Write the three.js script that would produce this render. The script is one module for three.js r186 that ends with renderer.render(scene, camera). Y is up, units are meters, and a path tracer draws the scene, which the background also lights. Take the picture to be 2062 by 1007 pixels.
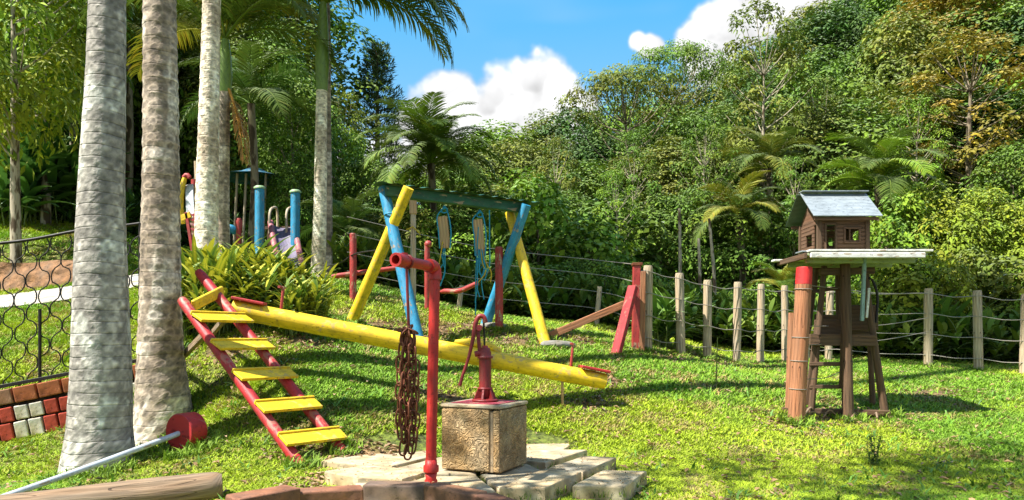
import * as THREE from 'three';
import { RoundedBoxGeometry } from 'three/addons/geometries/RoundedBoxGeometry.js';
import { mergeGeometries } from 'three/addons/utils/BufferGeometryUtils.js';

// ---------- camera, exposure ----------
const EYE = 1.2, F = 1500, CX = 1031, HOR = 680;          // photo pixels (2062 x 1007): focal length, centre column, horizon row
const scene = new THREE.Scene();
const camera = new THREE.PerspectiveCamera(2 * Math.atan(503.5 / F) * 180 / Math.PI, 2062 / 1007, 0.1, 900);
camera.position.set(0, EYE, 0);
camera.lookAt(0, EYE, -10);
camera.setViewOffset(2062, 1007, 0, 503.5 - HOR, 2062, 1007);
const renderer = new THREE.WebGLRenderer({ antialias: true });
renderer.toneMapping = THREE.LinearToneMapping;
renderer.toneMappingExposure = 2.85;
renderer.shadowMap.enabled = true;

// ---------- numbers ----------
function rngOf(seed) { let a = seed >>> 0; return () => { a = (a + 0x6d2b79f5) | 0; let t = Math.imul(a ^ (a >>> 15), 1 | a); t = (t + Math.imul(t ^ (t >>> 7), 61 | t)) ^ t; return ((t ^ (t >>> 14)) >>> 0) / 4294967296; }; }
const lerp = (a, b, t) => a + (b - a) * t, clamp = (x, a = 0, b = 1) => Math.min(b, Math.max(a, x));
const sstep = (a, b, x) => { const t = clamp((x - a) / (b - a)); return t * t * (3 - 2 * t); };
const hash2 = (x, y, s) => { let h = Math.imul(x, 374761393) ^ Math.imul(y, 668265263) ^ Math.imul(s, 2246822519); h = Math.imul(h ^ (h >>> 13), 1274126177); return ((h ^ (h >>> 16)) >>> 0) / 4294967296; };
function vn(x, y, s = 0, per = 0) {      // value noise, tiling with period per
  const ix = Math.floor(x), iy = Math.floor(y), fx = x - ix, fy = y - iy, u = fx * fx * (3 - 2 * fx), v = fy * fy * (3 - 2 * fy);
  const m = (a) => per ? ((a % per) + per) % per : a;
  const a = hash2(m(ix), m(iy), s), b = hash2(m(ix + 1), m(iy), s), c = hash2(m(ix), m(iy + 1), s), d = hash2(m(ix + 1), m(iy + 1), s);
  return lerp(lerp(a, b, u), lerp(c, d, u), v);
}
function fbm(x, y, o = 4, s = 0, per = 0) { let t = 0, a = 0.5, n = 0; for (let i = 0; i < o; i++) { t += a * vn(x, y, s + i, per); n += a; x *= 2; y *= 2; if (per) per *= 2; a *= 0.5; } return t / n; }
const V = (x, y, z) => new THREE.Vector3(x, y, z);
const P = (px, py, d) => V((px - CX) / F * d, EYE - (py - HOR) / F * d, -d);   // a photo pixel at depth d
const X = (px, d) => (px - CX) / F * d, Y = (py, d) => EYE - (py - HOR) / F * d;

// ---------- sky ----------
const SUN = V(-0.5, 0.83, 0.25).normalize();
function makeSky() {
  const W = 3072, H = 1536, data = new Float32Array(W * H * 4);
  const puffs = [], put = (px, py, r) => { const ax = (px - CX) / F, az = Math.atan(ax); puffs.push([az, Math.atan((HOR - py) / F * Math.cos(az)), r / F]); };
  [[1085, 172, 62], [1015, 205, 66], [1128, 205, 58], [905, 195, 62], [955, 240, 75], [1075, 245, 90], [845, 245, 65], [1172, 222, 46], [1000, 300, 110], [880, 320, 110], [1120, 320, 100], [790, 330, 70],
   [1405, 85, 42], [1458, 62, 58], [1515, 35, 70], [1590, 20, 80], [1660, 30, 90], [1440, 120, 50], [1312, 92, 24], [1286, 82, 16], [660, 330, 70], [600, 360, 80]].forEach((a) => put(...a));
  const r = rngOf(11);
  for (let c = 0; c < 34; c++) {                           // the same fair-weather clouds all round, nearer ones higher
    const el = 0.1 + 0.9 * Math.pow(r(), 1.6), az = 0.78 + (c * 0.618 % 1) * (2 * Math.PI - 1.56), s = 1 + el * 1.3;
    for (let k = 0; k < 9; k++) puffs.push([az + (r() - 0.5) * 0.34 * s / Math.cos(el), el + (r() - 0.6) * 0.09 * s, (0.025 + 0.045 * r()) * s]);
  }
  const zen = [0.025, 0.112, 0.29], mid = [0.043, 0.19, 0.36], hor = [0.255, 0.335, 0.395];
  for (let j = 0; j < H; j++) {
    const el = ((j + 0.5) / H - 0.5) * Math.PI, e = Math.max(el, 0), a = clamp(e / 0.42), b = clamp((e - 0.42) / 1.1), ce = Math.cos(el), near = el > -0.02 && el < 1.4 ? puffs.filter((p) => Math.abs(el - p[1]) * 1.1 < p[2] * 1.6) : [];
    const base = [0, 1, 2].map((k) => lerp(lerp(hor[k], mid[k], Math.pow(a, 0.75)), zen[k], b));
    for (let i = 0; i < W; i++) {
      const th = ((i + 0.5) / W - 0.5) * 2 * Math.PI, az = Math.atan2(Math.cos(th), -Math.sin(th)), o = (j * W + i) * 4;
      let c0 = base[0], c1 = base[1], c2 = base[2];
      const vz = el > -0.02 && el < 0.5 ? sstep(0.5, 0.85, fbm(az * 5 + 7, el * 16, 3, 21)) * 0.25 * (1 - sstep(0.3, 0.5, el)) : 0;
      c0 = lerp(c0, 0.37, vz); c1 = lerp(c1, 0.37, vz); c2 = lerp(c2, 0.38, vz);
      let hit = null;
      for (const p of near) { let da = az - p[0]; if (da > Math.PI) da -= 2 * Math.PI; if (da < -Math.PI) da += 2 * Math.PI; if (Math.abs(da * ce) < p[2] * 1.6) (hit ??= []).push([da * ce, (el - p[1]) * 1.1, p[2]]); }
      if (hit) {
        const wob = fbm(az * 30 + 90, el * 34, 6, 3) - 0.5, wob2 = fbm(az * 9 + 40, el * 11, 3, 8) - 0.5; let den = 0, top = 0;
        for (const [da, de, R] of hit) { const q = Math.hypot(da, de) / R - wob * 0.95 - wob2 * 0.35, d = 1 - sstep(0.7, 1.1, q); if (d > den) den = d; top = Math.max(top, d * clamp(0.5 + de / R * 0.55 - da / R * 0.3)); }
        const w = 0.255 + 0.15 * top + wob * 0.25 + wob2 * 0.1; c0 = lerp(c0, w, den); c1 = lerp(c1, w * 1.0, den); c2 = lerp(c2, w * 1.005, den);
      }
      data[o] = c0; data[o + 1] = c1; data[o + 2] = c2; data[o + 3] = 1;
    }
  }
  const t = new THREE.DataTexture(data, W, H, THREE.RGBAFormat, THREE.FloatType);
  t.mapping = THREE.EquirectangularReflectionMapping; t.magFilter = t.minFilter = THREE.LinearFilter; t.wrapS = THREE.RepeatWrapping; t.needsUpdate = true;
  return t;
}
scene.background = makeSky(); scene.environment = scene.background;

// ---------- sun ----------
const sun = new THREE.DirectionalLight(new THREE.Color(1, 0.96, 0.88), 4.6);
sun.position.copy(SUN).multiplyScalar(60).add(V(0, 0, -12)); sun.target.position.set(0, 0, -12);
sun.castShadow = true; sun.shadow.mapSize.set(4096, 4096);
Object.assign(sun.shadow.camera, { left: -45, right: 45, top: 45, bottom: -45, near: 1, far: 160 });
scene.add(sun, sun.target);

// ---------- objects ----------
const taken = new Map();
function numbered(n) { const k = taken.get(n) ?? 0; taken.set(n, k + 1); return k ? n + '_' + String(k).padStart(3, '0') : n; }
function tag(o, label, category, group, kind) { if (label) o.userData.label = label; if (category) o.userData.category = category; if (group) o.userData.group = group; if (kind) o.userData.kind = kind; return o; }
function thing(name, label, category, pos = V(0, 0, 0), group) { const o = new THREE.Group(); o.name = numbered(name); o.position.copy(pos); scene.add(o); return tag(o, label, category, group); }
function mesh(name, geo, mat, parent) {
  const g = Array.isArray(geo) ? (geo.length === 1 ? geo[0] : mergeGeometries(geo.map((q) => q.index ? q.toNonIndexed() : q))) : geo;
  const m = new THREE.Mesh(g, mat); m.castShadow = m.receiveShadow = true; m.name = parent ? name : numbered(name); (parent ?? scene).add(m); return m;
}
function copyOf(o, pos, turn, scale, label, group, mats) {
  const c = o.clone(); c.name = numbered(o.name.replace(/_\d{3}$/, '')); c.userData = { ...o.userData }; c.position.copy(pos); c.rotation.set(0, turn, 0); c.scale.set(...(scale.length ? scale : [scale, scale, scale]));
  tag(c, label, null, group); if (mats) c.traverse((k) => { if (k.isMesh && mats[k.name]) k.material = mats[k.name]; });
  scene.add(c); return c;
}
function boxUV(g) {
  const p = g.attributes.position, n = g.attributes.normal, uv = new Float32Array(p.count * 2); g.computeBoundingBox(); const s = g.boundingBox.getSize(V(0, 0, 0)), size = [s.x, s.y, s.z];
  for (let i = 0; i < p.count; i++) {
    const c = [p.getX(i), p.getY(i), p.getZ(i)], m = [Math.abs(n.getX(i)), Math.abs(n.getY(i)), Math.abs(n.getZ(i))], k = m.indexOf(Math.max(...m));
    let [a, b] = [0, 1, 2].filter((q) => q !== k); if (size[a] > size[b]) [a, b] = [b, a];
    uv[2 * i] = c[a] + k * 0.37; uv[2 * i + 1] = c[b];
  }
  g.setAttribute('uv', new THREE.BufferAttribute(uv, 2)); return g;
}
function box(w, h, d, r = 0.006, seg = 1) { return boxUV(new RoundedBoxGeometry(w, h, d, seg, Math.min(r, w * 0.45, h * 0.45, d * 0.45))); }
const move = (g, x, y, z) => g.translate(x, y, z);
function frame(dir, up = V(0, 1, 0)) {    // z along dir
  const z = dir.clone().normalize(), u = Math.abs(z.dot(up)) > 0.98 ? V(1, 0, 0) : up, x = u.clone().cross(z).normalize(), y = z.clone().cross(x); return new THREE.Matrix4().makeBasis(x, y, z);
}
function beam(a, b, w, h, r = 0.006, up) { const d = b.clone().sub(a), g = box(w, h, d.length(), r), m = frame(d, up); m.setPosition(a.clone().lerp(b, 0.5)); return g.applyMatrix4(m); }
// tube through points with a radius at each, round caps closed flat, uv in metres; wob adds unevenness
function tube(pts, rad, seg = 12, { cap = true, wob = 0, seed = 1, step = 0, ring } = {}) {
  if (step) { const P0 = pts, c = new THREE.CatmullRomCurve3(pts, false, 'centripetal'), L = c.getLength(), n = Math.max(2, Math.ceil(L / step)); const R = rad; pts = c.getSpacedPoints(n); if (Array.isArray(R)) { const cum = [0]; for (let i = 1; i < P0.length; i++) cum.push(cum[i - 1] + P0[i].distanceTo(P0[i - 1])); rad = pts.map((_, i) => { const q = i / n * cum[cum.length - 1]; let k = 0; while (k < cum.length - 2 && q > cum[k + 1]) k++; return lerp(R[k], R[k + 1], clamp((q - cum[k]) / (cum[k + 1] - cum[k]))); }); } }
  const n = pts.length, pos = [], uv = [], idx = []; let v = 0, nx = null;
  for (let i = 0; i < n; i++) {
    const t = pts[Math.min(n - 1, i + 1)].clone().sub(pts[Math.max(0, i - 1)]).normalize(); if (i) v += pts[i].distanceTo(pts[i - 1]);
    if (!nx) nx = Math.abs(t.y) > 0.9 ? V(1, 0, 0) : V(0, 1, 0); nx = nx.clone().addScaledVector(t, -nx.dot(t)).normalize(); const b = t.clone().cross(nx);
    const r0 = Array.isArray(rad) ? rad[i] : rad;
    for (let j = 0; j <= seg; j++) {
      const a = j / seg * 2 * Math.PI, jj = j % seg; let r = r0; if (wob) r *= 1 + wob * (vn(jj * 4 / seg + seed, v * 9, seed, 0) - 0.5) * 2; if (ring) r += ring(v, a, r0);
      const q = pts[i].clone().addScaledVector(nx, Math.cos(a) * r).addScaledVector(b, Math.sin(a) * r); pos.push(q.x, q.y, q.z); uv.push(j / seg * 2 * Math.PI * r0, v);
    }
  }
  for (let i = 0; i < n - 1; i++) for (let j = 0; j < seg; j++) { const a = i * (seg + 1) + j, b = a + 1, c = a + seg + 1, d = c + 1; idx.push(a, b, d, a, d, c); }
  const g = new THREE.BufferGeometry(); g.setAttribute('position', new THREE.Float32BufferAttribute(pos, 3)); g.setAttribute('uv', new THREE.Float32BufferAttribute(uv, 2)); g.setIndex(idx); g.computeVertexNormals();
  { const nn = g.attributes.normal; for (let i = 0; i < n; i++) { const a = i * (seg + 1), b = a + seg; const q = V(nn.getX(a) + nn.getX(b), nn.getY(a) + nn.getY(b), nn.getZ(a) + nn.getZ(b)).normalize(); nn.setXYZ(a, q.x, q.y, q.z); nn.setXYZ(b, q.x, q.y, q.z); } }
  if (!cap) return g;
  const parts = [g];
  for (const [e, dirSign] of [[0, -1], [n - 1, 1]]) {
    const cp = [], cu = [], ci = [], cn = [], t = pts[e === 0 ? 1 : n - 1].clone().sub(pts[e === 0 ? 0 : n - 2]).normalize().multiplyScalar(dirSign); cp.push(...pts[e].toArray()); cu.push(0, 0); cn.push(...t.toArray());
    for (let j = 0; j <= seg; j++) { const k = (e * (seg + 1) + j) * 3; cp.push(pos[k], pos[k + 1], pos[k + 2]); cn.push(...t.toArray()); cu.push(Math.cos(j / seg * 6.2832) * 0.06, Math.sin(j / seg * 6.2832) * 0.06); }
    for (let j = 1; j <= seg; j++) dirSign > 0 ? ci.push(0, j, j + 1) : ci.push(0, j + 1, j);
    const c = new THREE.BufferGeometry(); c.setAttribute('position', new THREE.Float32BufferAttribute(cp, 3)); c.setAttribute('uv', new THREE.Float32BufferAttribute(cu, 2)); c.setAttribute('normal', new THREE.Float32BufferAttribute(cn, 3)); c.setIndex(ci); parts.push(c);
  }
  return mergeGeometries(parts.map((q) => q.toNonIndexed()));
}
function lathe(profile, seg = 24) { const g = new THREE.LatheGeometry(profile.map(([r, y]) => new THREE.Vector2(r, y)), seg), uv = g.attributes.uv, p = g.attributes.position; for (let i = 0; i < uv.count; i++) uv.setXY(i, uv.getX(i) * 0.5, p.getY(i)); return g; }
// a flat polygon (points x,z counter-clockwise or not) with thickness below y, bevelled edge
function slabGeo(poly, yTop, thick, bev = 0.012) {
  const s = new THREE.Shape(poly.map(([x, z]) => new THREE.Vector2(x, -z))), g = new THREE.ExtrudeGeometry(s, { depth: thick - 2 * bev, bevelEnabled: true, bevelThickness: bev, bevelSize: bev, bevelOffset: -bev, bevelSegments: 2 });
  g.rotateX(-Math.PI / 2); g.translate(0, yTop - thick + bev, 0); g.deleteAttribute('uv'); return boxUV(g);
}

// ---------- textures ----------
function tex(w, h, fn, { srgb = true, rep = [1, 1] } = {}) {
  const d = new Uint8Array(w * h * 4); for (let j = 0; j < h; j++) for (let i = 0; i < w; i++) { const c = fn(i / w, j / h), o = (j * w + i) * 4; for (let k = 0; k < 3; k++) d[o + k] = clamp(c[k]) * 255; d[o + 3] = 255; }
  const t = new THREE.DataTexture(d, w, h); t.wrapS = t.wrapT = THREE.RepeatWrapping; t.magFilter = THREE.LinearFilter; t.minFilter = THREE.LinearMipmapLinearFilter; t.generateMipmaps = true; if (srgb) t.colorSpace = THREE.SRGBColorSpace; t.repeat.set(1 / rep[0], 1 / rep[1]); t.needsUpdate = true; return t;
}
const G = (x) => [x, x, x];
// painted wood: brushed grain along v with small chips and grime spots
const paintF = (u, v) => { const g = fbm(u * 24, v * 4, 4, 5, 4), c = fbm(u * 12, v * 12, 4, 17, 4), sp = fbm(u * 40, v * 40, 2, 30, 40); return 0.8 + 0.22 * (g - 0.5) + 0.22 * (c - 0.5) - (sp > 0.78 ? 0.25 : 0); };
const paintTex = tex(256, 256, (u, v) => { const x = paintF(u, v) + 0.12; return [x, x, x * 0.98]; }, { rep: [0.5, 0.9] });
const woodF = (u, v) => { const g = fbm(u * 32, v * 4, 5, 41, 4), crack = Math.abs(fbm(u * 8, v * 2, 3, 47, 2) - 0.5) < 0.012 ? 0.35 : 0; return 0.72 + 0.6 * (g - 0.5) - crack; };
const woodTex = tex(256, 512, (u, v) => { const x = woodF(u, v) + 0.1, y = fbm(u * 6, v * 3, 3, 52, 3) * 0.16; return [x + y * 0.6, x, x - y * 0.6]; }, { rep: [0.4, 1.1] });
const woodBump = tex(256, 512, (u, v) => G(woodF(u, v)), { srgb: false, rep: [0.4, 1.1] });
const paintBump = tex(256, 256, (u, v) => G(paintF(u, v)), { srgb: false, rep: [0.5, 0.9] });
const stoneF = (u, v) => 0.5 + 0.9 * (fbm(u * 8, v * 8, 5, 61, 8) - 0.5) - (fbm(u * 50, v * 50, 2, 66, 50) > 0.76 ? 0.22 : 0);
const stoneTex = tex(384, 384, (u, v) => { const x = 0.82 + 0.5 * (stoneF(u, v) - 0.5), w = fbm(u * 4, v * 4, 3, 70, 4) - 0.5; return [x + 0.12 * w, x, x - 0.2 * w]; }, { rep: [0.7, 0.7] });
const stoneBump = tex(384, 384, (u, v) => G(stoneF(u, v)), { srgb: false, rep: [0.7, 0.7] });
// hand-trowelled render: curling ridges
const trowelF = (u, v) => { const a = fbm(u * 6, v * 6, 3, 81, 6) * 9, b = fbm(u * 16 + 3 * Math.sin(a), v * 16 + 3 * Math.cos(a), 3, 85, 0); return clamp(1 - Math.abs(b - 0.5) * 4.2); };
const trowelBump = tex(384, 384, (u, v) => G(trowelF(u, v)), { srgb: false, rep: [0.8, 0.8] });
const rustTex = tex(128, 128, (u, v) => { const x = fbm(u * 8, v * 8, 5, 91, 8); return [0.75 + 0.5 * (x - 0.5), 0.7 + 0.8 * (x - 0.5), 0.66 + 0.9 * (x - 0.5)]; }, { rep: [0.2, 0.2] });
// bark of the royal palms: pale crust, lichen blotches, thin cross cracks
function barkTex(seed, base, dark, light, ringEvery, crust) {
  const f = (u, v) => {
    const blotch = fbm(u * 4, v * 4, 4, seed, 4), fine = fbm(u * 24, v * 48, 4, seed + 9, 24), curl = clamp(1 - Math.abs(fbm(u * 10, v * 24, 3, seed + 20, 2) - 0.5) * 7), n = Math.round(1 / ringEvery);
    const rv = v * n + 0.28 * (fbm(u * 4, v * 2, 3, seed + 31, 2) - 0.5), k = rv - Math.floor(rv), lineW = Math.exp(-((k - 0.5) ** 2) / 0.0016) * sstep(0.32, 0.5, fbm(u * 6, v * n, 2, seed + 50, 1 * 6));
    return { blotch, fine, curl, line: lineW };
  }, keep = new Map(), fc = (u, v) => { const k = u * 4096 + v * 1e7; let q = keep.get(k); if (!q) keep.set(k, q = f(u, v)); return q; };
  const map = tex(320, 640, (u, v) => { const q = fc(u, v), a = sstep(0.35, 0.65, q.blotch), b = sstep(0.56, 0.72, fbm(u * 6, v * 6, 4, seed + 70, 6)); const k = 0.9 + 0.6 * (q.fine - 0.5) + crust * 0.26 * (q.curl - 0.3) - 0.16 * q.line; return [0, 1, 2].map((c) => lerp(lerp(dark[c], base[c], a), light[c], b) * k); }, { rep: [1.1, 2.2] });
  const bump = tex(320, 640, (u, v) => { const q = fc(u, v); return G(0.45 + 0.5 * (q.fine - 0.5) + crust * 0.2 * q.curl - 0.3 * q.line); }, { srgb: false, rep: [1.1, 2.2] });
  return { map, bump };
}
const barkA = barkTex(101, [0.73, 0.71, 0.67], [0.63, 0.61, 0.58], [0.82, 0.82, 0.78], 0.05, 1.0), barkB = barkTex(201, [0.68, 0.63, 0.57], [0.53, 0.48, 0.42], [0.79, 0.76, 0.71], 0.0715, 1.0);
const barkP = barkTex(331, [0.84, 0.8, 0.72], [0.66, 0.6, 0.52], [0.92, 0.9, 0.84], 0.0715, 0.9);
const barkC = tex(256, 512, (u, v) => { const q = fbm(u * 8, v * 3, 4, 301, 1), w = fbm(u * 5, v * 5, 4, 310, 5), k = 0.6 + 0.5 * q; const m = sstep(0.42, 0.6, w); return [lerp(0.36, 0.74, m) * k, lerp(0.30, 0.70, m) * k, lerp(0.22, 0.62, m) * k]; }, { rep: [0.6, 1.4] });
const soilTex = tex(384, 384, (u, v) => { const x = fbm(u * 32, v * 32, 4, 401, 32), y = fbm(u * 8, v * 8, 3, 411, 8), k = 0.72 + 0.7 * (x - 0.5) + 0.2 * (y - 0.5); return [k * 1.02, k, k * 0.96]; }, { rep: [1.3, 1.3] });
const soilBump = tex(384, 384, (u, v) => G(fbm(u * 40, v * 40, 3, 421, 40)), { srgb: false, rep: [1.3, 1.3] });

// ---------- materials (linear base colours) ----------
const rgb = (r, g, b) => new THREE.Color().setRGB(r, g, b);
const M = (color, rough, extra = {}) => new THREE.MeshStandardMaterial({ color, roughness: rough, side: THREE.DoubleSide, ...extra });
const toS = (x) => x <= 0.0031308 ? 12.92 * x : 1.055 * Math.pow(x, 1 / 2.4) - 0.055;
let paintSeed = 600;
const paint = (r, g, b, rough = 0.55, wear = 1) => {           // brushed paint, sun-faded in streaks, chipped to the wood in spots
  const sd = paintSeed += 7, map = tex(192, 192, (u, v) => {
    const k = paintF(u, v) + 0.14, fade = clamp(fbm(u * 5, v * 5, 3, sd, 5) * 1.4 - 0.5) * 0.12 * wear, chip = sstep(0.69, 0.72, fbm(u * 14 + 3 * fbm(u * 7, v * 7, 2, sd + 3, 7), v * 7, 4, sd + 1, 7)) * wear * 0.85, dirt = sstep(0.6, 0.8, fbm(u * 9, v * 9, 4, sd + 2, 9)) * 0.3;
    return [r, g, b].map((c, q) => toS(lerp(lerp(lerp(c, (c + 0.35) * 0.6, fade), [0.09, 0.07, 0.05][q], dirt), [0.36, 0.26, 0.16][q], chip) * k * k));
  }, { rep: [0.55, 0.95] });
  return M(rgb(1, 1, 1), rough, { map, bumpMap: paintBump, bumpScale: 0.004 });
};
const wood = (r, g, b, rough = 0.85) => M(rgb(r, g, b), rough, { map: woodTex, bumpMap: woodBump, bumpScale: 0.008 });
const stone = (r, g, b, bs = 0.006) => M(rgb(r, g, b), 0.92, { map: stoneTex, bumpMap: stoneBump, bumpScale: bs });
const MAT = {
  red: paint(0.42, 0.02, 0.022, 0.55, 0.5), redPipe: paint(0.5, 0.02, 0.014, 0.5, 0.08), redDark: paint(0.22, 0.014, 0.014, 0.5, 0.08), redRail: paint(0.36, 0.03, 0.025), yellow: paint(0.78, 0.52, 0.008, 0.55, 0.6), blue: paint(0.02, 0.26, 0.46), green: paint(0.012, 0.10, 0.05, 0.6),
  woodGrey: wood(0.5, 0.44, 0.34), woodPost: wood(0.5, 0.44, 0.33), woodLog: wood(0.27, 0.205, 0.14), woodRed: wood(0.4, 0.19, 0.1), woodDark: wood(0.13, 0.08, 0.045), woodPlank: wood(0.17, 0.095, 0.055), woodPale: wood(0.6, 0.42, 0.24), woodWhite: wood(0.55, 0.5, 0.4),
  stone: stone(0.52, 0.43, 0.29), stoneSide: stone(0.4, 0.3, 0.18), render: M(rgb(0.6, 0.4, 0.19), 0.95, { map: stoneTex, bumpMap: trowelBump, bumpScale: 0.02 }), rock: stone(0.24, 0.23, 0.2),
  brick: stone(0.28, 0.12, 0.065), brick2: stone(0.33, 0.16, 0.085), brickDark: stone(0.2, 0.13, 0.09), brickRed: stone(0.48, 0.06, 0.03), brickWhite: stone(0.68, 0.63, 0.52), brickOrange: stone(0.42, 0.12, 0.04),
  rust: M(rgb(0.3, 0.1, 0.045), 0.6, { map: rustTex, metalness: 0.35 }), iron: M(rgb(0.025, 0.022, 0.02), 0.55, { map: rustTex, metalness: 0.3 }), wire: M(rgb(0.28, 0.25, 0.21), 0.6, { metalness: 0.4 }),
  zinc: M(rgb(0.3, 0.34, 0.38), 0.5, { map: paintTex, bumpMap: stoneBump, bumpScale: 0.003, metalness: 0.2 }), white: paint(0.75, 0.74, 0.68, 0.6), platform: paint(0.35, 0.42, 0.22, 0.7), greenSheet: paint(0.03, 0.12, 0.07, 0.5),
  pipeGrey: paint(0.46, 0.5, 0.55, 0.5), dark: M(rgb(0.012, 0.01, 0.008), 0.9), rope: M(rgb(0.02, 0.25, 0.4), 0.9), ropeYellow: M(rgb(0.5, 0.35, 0.02), 0.9), purple: paint(0.12, 0.1, 0.17, 0.5, 0.3), pink: paint(0.36, 0.11, 0.13, 0.5), canopy: paint(0.02, 0.14, 0.24, 0.6),
  palmA: M(rgb(0.92, 0.9, 0.87), 0.9, { map: barkA.map, bumpMap: barkA.bump, bumpScale: 0.016 }), palmB: M(rgb(0.9, 0.86, 0.82), 0.9, { map: barkB.map, bumpMap: barkB.bump, bumpScale: 0.011 }), palmC: M(rgb(1, 0.98, 0.94), 0.9, { map: barkP.map, bumpMap: barkP.bump, bumpScale: 0.02 }),
  bark: M(rgb(0.55, 0.5, 0.42), 0.95, { map: barkC }), barkPale: M(rgb(0.95, 0.92, 0.85), 0.95, { map: barkC }), shaft: M(rgb(0.16, 0.25, 0.035), 0.45, { map: paintTex }), stem: M(rgb(0.12, 0.16, 0.03), 0.7), husk: M(rgb(0.36, 0.22, 0.07), 0.9),
  road: stone(0.52, 0.48, 0.42, 0.004), earth: stone(0.3, 0.16, 0.075, 0.03),
};
const leaf = (r, g, b, t = 0.35) => new THREE.MeshPhysicalMaterial({ color: rgb(r, g, b), roughness: 0.75, transmission: t, thickness: 0, side: THREE.DoubleSide, vertexColors: true, ior: 1.35, specularIntensity: 0.5 });
const LEAF = { dark: leaf(0.06, 0.13, 0.02), mid: leaf(0.112, 0.2, 0.018), bright: leaf(0.165, 0.285, 0.02), yellow: leaf(0.215, 0.28, 0.018), olive: leaf(0.15, 0.19, 0.022), orange: leaf(0.25, 0.205, 0.022), frond: leaf(0.08, 0.135, 0.02), frondYellow: leaf(0.2, 0.22, 0.02), blade: leaf(0.5, 0.5, 0.5), grass: leaf(1, 1, 1, 0.3), pine: leaf(0.045, 0.085, 0.03, 0.2), dead: leaf(0.36, 0.22, 0.08) };
// ---------- the lie of the land: heights read at places where things touch the ground, joined by a thin-plate surface ----------
const CTRL = [
  [1031, 1012, 5.7], [300, 1007, 6.1], [1800, 1007, 6.0], [2062, 1007, 6.0], [0, 1007, 6.2], [200, 945, 7.1], [330, 887, 8.6], [75, 874, 9.3], [150, 852, 9.4], [0, 893, 9.2], [605, 936, 7.0], [690, 916, 7.4], 
  [1150, 815, 9.2], [900, 820, 8.8], [1440, 775, 10.5], [1603, 850, 9.4], [1790, 838, 9.7], [1758, 945, 7.4], [2062, 850, 9.2], [1305, 708, 12.5], [1672, 727, 14.3], [1870, 740, 13.4], [1968, 748, 13], [2062, 757, 12.7], [1485, 733, 13.2],
  [708, 652, 12], [847, 712, 11.2], [975, 657, 12.8], [1098, 694, 12], [711, 606, 13.2], [1005, 667, 12.5], [640, 565, 15], [680, 567, 14.4], [1200, 655, 15.5], [1000, 640, 15.5], [1080, 652, 14], [400, 668, 10.5], [640, 650, 10.8], [560, 692, 9.8], [500, 800, 8.2], [450, 850, 7.8], [420, 725, 9.4], [700, 762, 8.9], [750, 850, 7.9],
  [75, 740, 11], [75, 622, 14], [75, 596, 15.2], [75, 572, 16.8], [80, 562, 17.2], [100, 492, 18.2], [40, 450, 20], [0, 378, 24], [160, 405, 24], [270, 560, 16.2], [300, 480, 22], [430, 545, 16], [560, 520, 17.5],
  [900, 640, 20], [1031, 640, 25], [1031, 560, 40], [1600, 690, 18], [2062, 700, 17], [1600, 520, 30], [2062, 490, 26], [1800, 370, 45], [2062, 200, 60], [2500, 220, 50], [1500, 370, 55], [1300, 410, 62], [1000, 430, 70], [0, 270, 40], [300, 350, 40], [600, 450, 40], [-500, 500, 20], [-400, 800, 9], [2500, 800, 10], [2500, 980, 6.4],
].map(([px, py, d]) => P(px, py, d)).concat([V(-1.7, -0.06, -6.5), V(-1.2, -0.05, -7.0), V(-0.6, -0.04, -7.5), V(0.1, -0.03, -7.9), V(0.65, -0.04, -7.9), V(0.9, -0.07, -7.2), V(1.15, -0.09, -6.5), V(0.9, -0.11, -5.8), V(0, -0.09, -6.3), V(-0.8, -0.09, -5.9), V(-0.6, -0.07, -6.8), V(0, -0.06, -7.1), V(-4, -0.12, -3), V(0, -0.12, -3), V(4, -0.12, -3), V(-12, 0.1, -4), V(12, -0.1, -4), V(0, -0.3, 8), V(-15, 0, 8), V(15, -0.3, 8), V(0, -0.4, 30), V(-40, 2, 10), V(40, 2, 10)]);
const TPS = (() => {
  const n = CTRL.length, N = n + 3, A = Array.from({ length: N }, () => new Float64Array(N + 1)), U = (r2) => r2 < 1e-9 ? 0 : 0.5 * r2 * Math.log(r2);
  for (let i = 0; i < n; i++) { for (let j = 0; j < n; j++) A[i][j] = U((CTRL[i].x - CTRL[j].x) ** 2 + (CTRL[i].z - CTRL[j].z) ** 2) + (i === j ? 0.15 : 0); A[i][n] = A[n][i] = 1; A[i][n + 1] = A[n + 1][i] = CTRL[i].x; A[i][n + 2] = A[n + 2][i] = CTRL[i].z; A[i][N] = CTRL[i].y; }
  for (let c = 0; c < N; c++) { let p = c; for (let r = c + 1; r < N; r++) if (Math.abs(A[r][c]) > Math.abs(A[p][c])) p = r; [A[c], A[p]] = [A[p], A[c]]; for (let r = 0; r < N; r++) if (r !== c && A[r][c]) { const f = A[r][c] / A[c][c]; for (let k = c; k <= N; k++) A[r][k] -= f * A[c][k]; } }
  const w = A.map((row, i) => row[N] / row[i]);
  return (x, z) => { let s = w[n] + w[n + 1] * x + w[n + 2] * z; for (let i = 0; i < n; i++) s += w[i] * U((CTRL[i].x - x) ** 2 + (CTRL[i].z - z) ** 2); return s; };
})();
function ground(x, z) {
  const r = Math.hypot(x, z + 10), k = r > 62 ? 62 / r : 1; return TPS(x * k, (z + 10) * k - 10);
}
const at = (x, z) => V(x, ground(x, z), z);
const gnd = (px, d) => at(X(px, d), -d);

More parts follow.
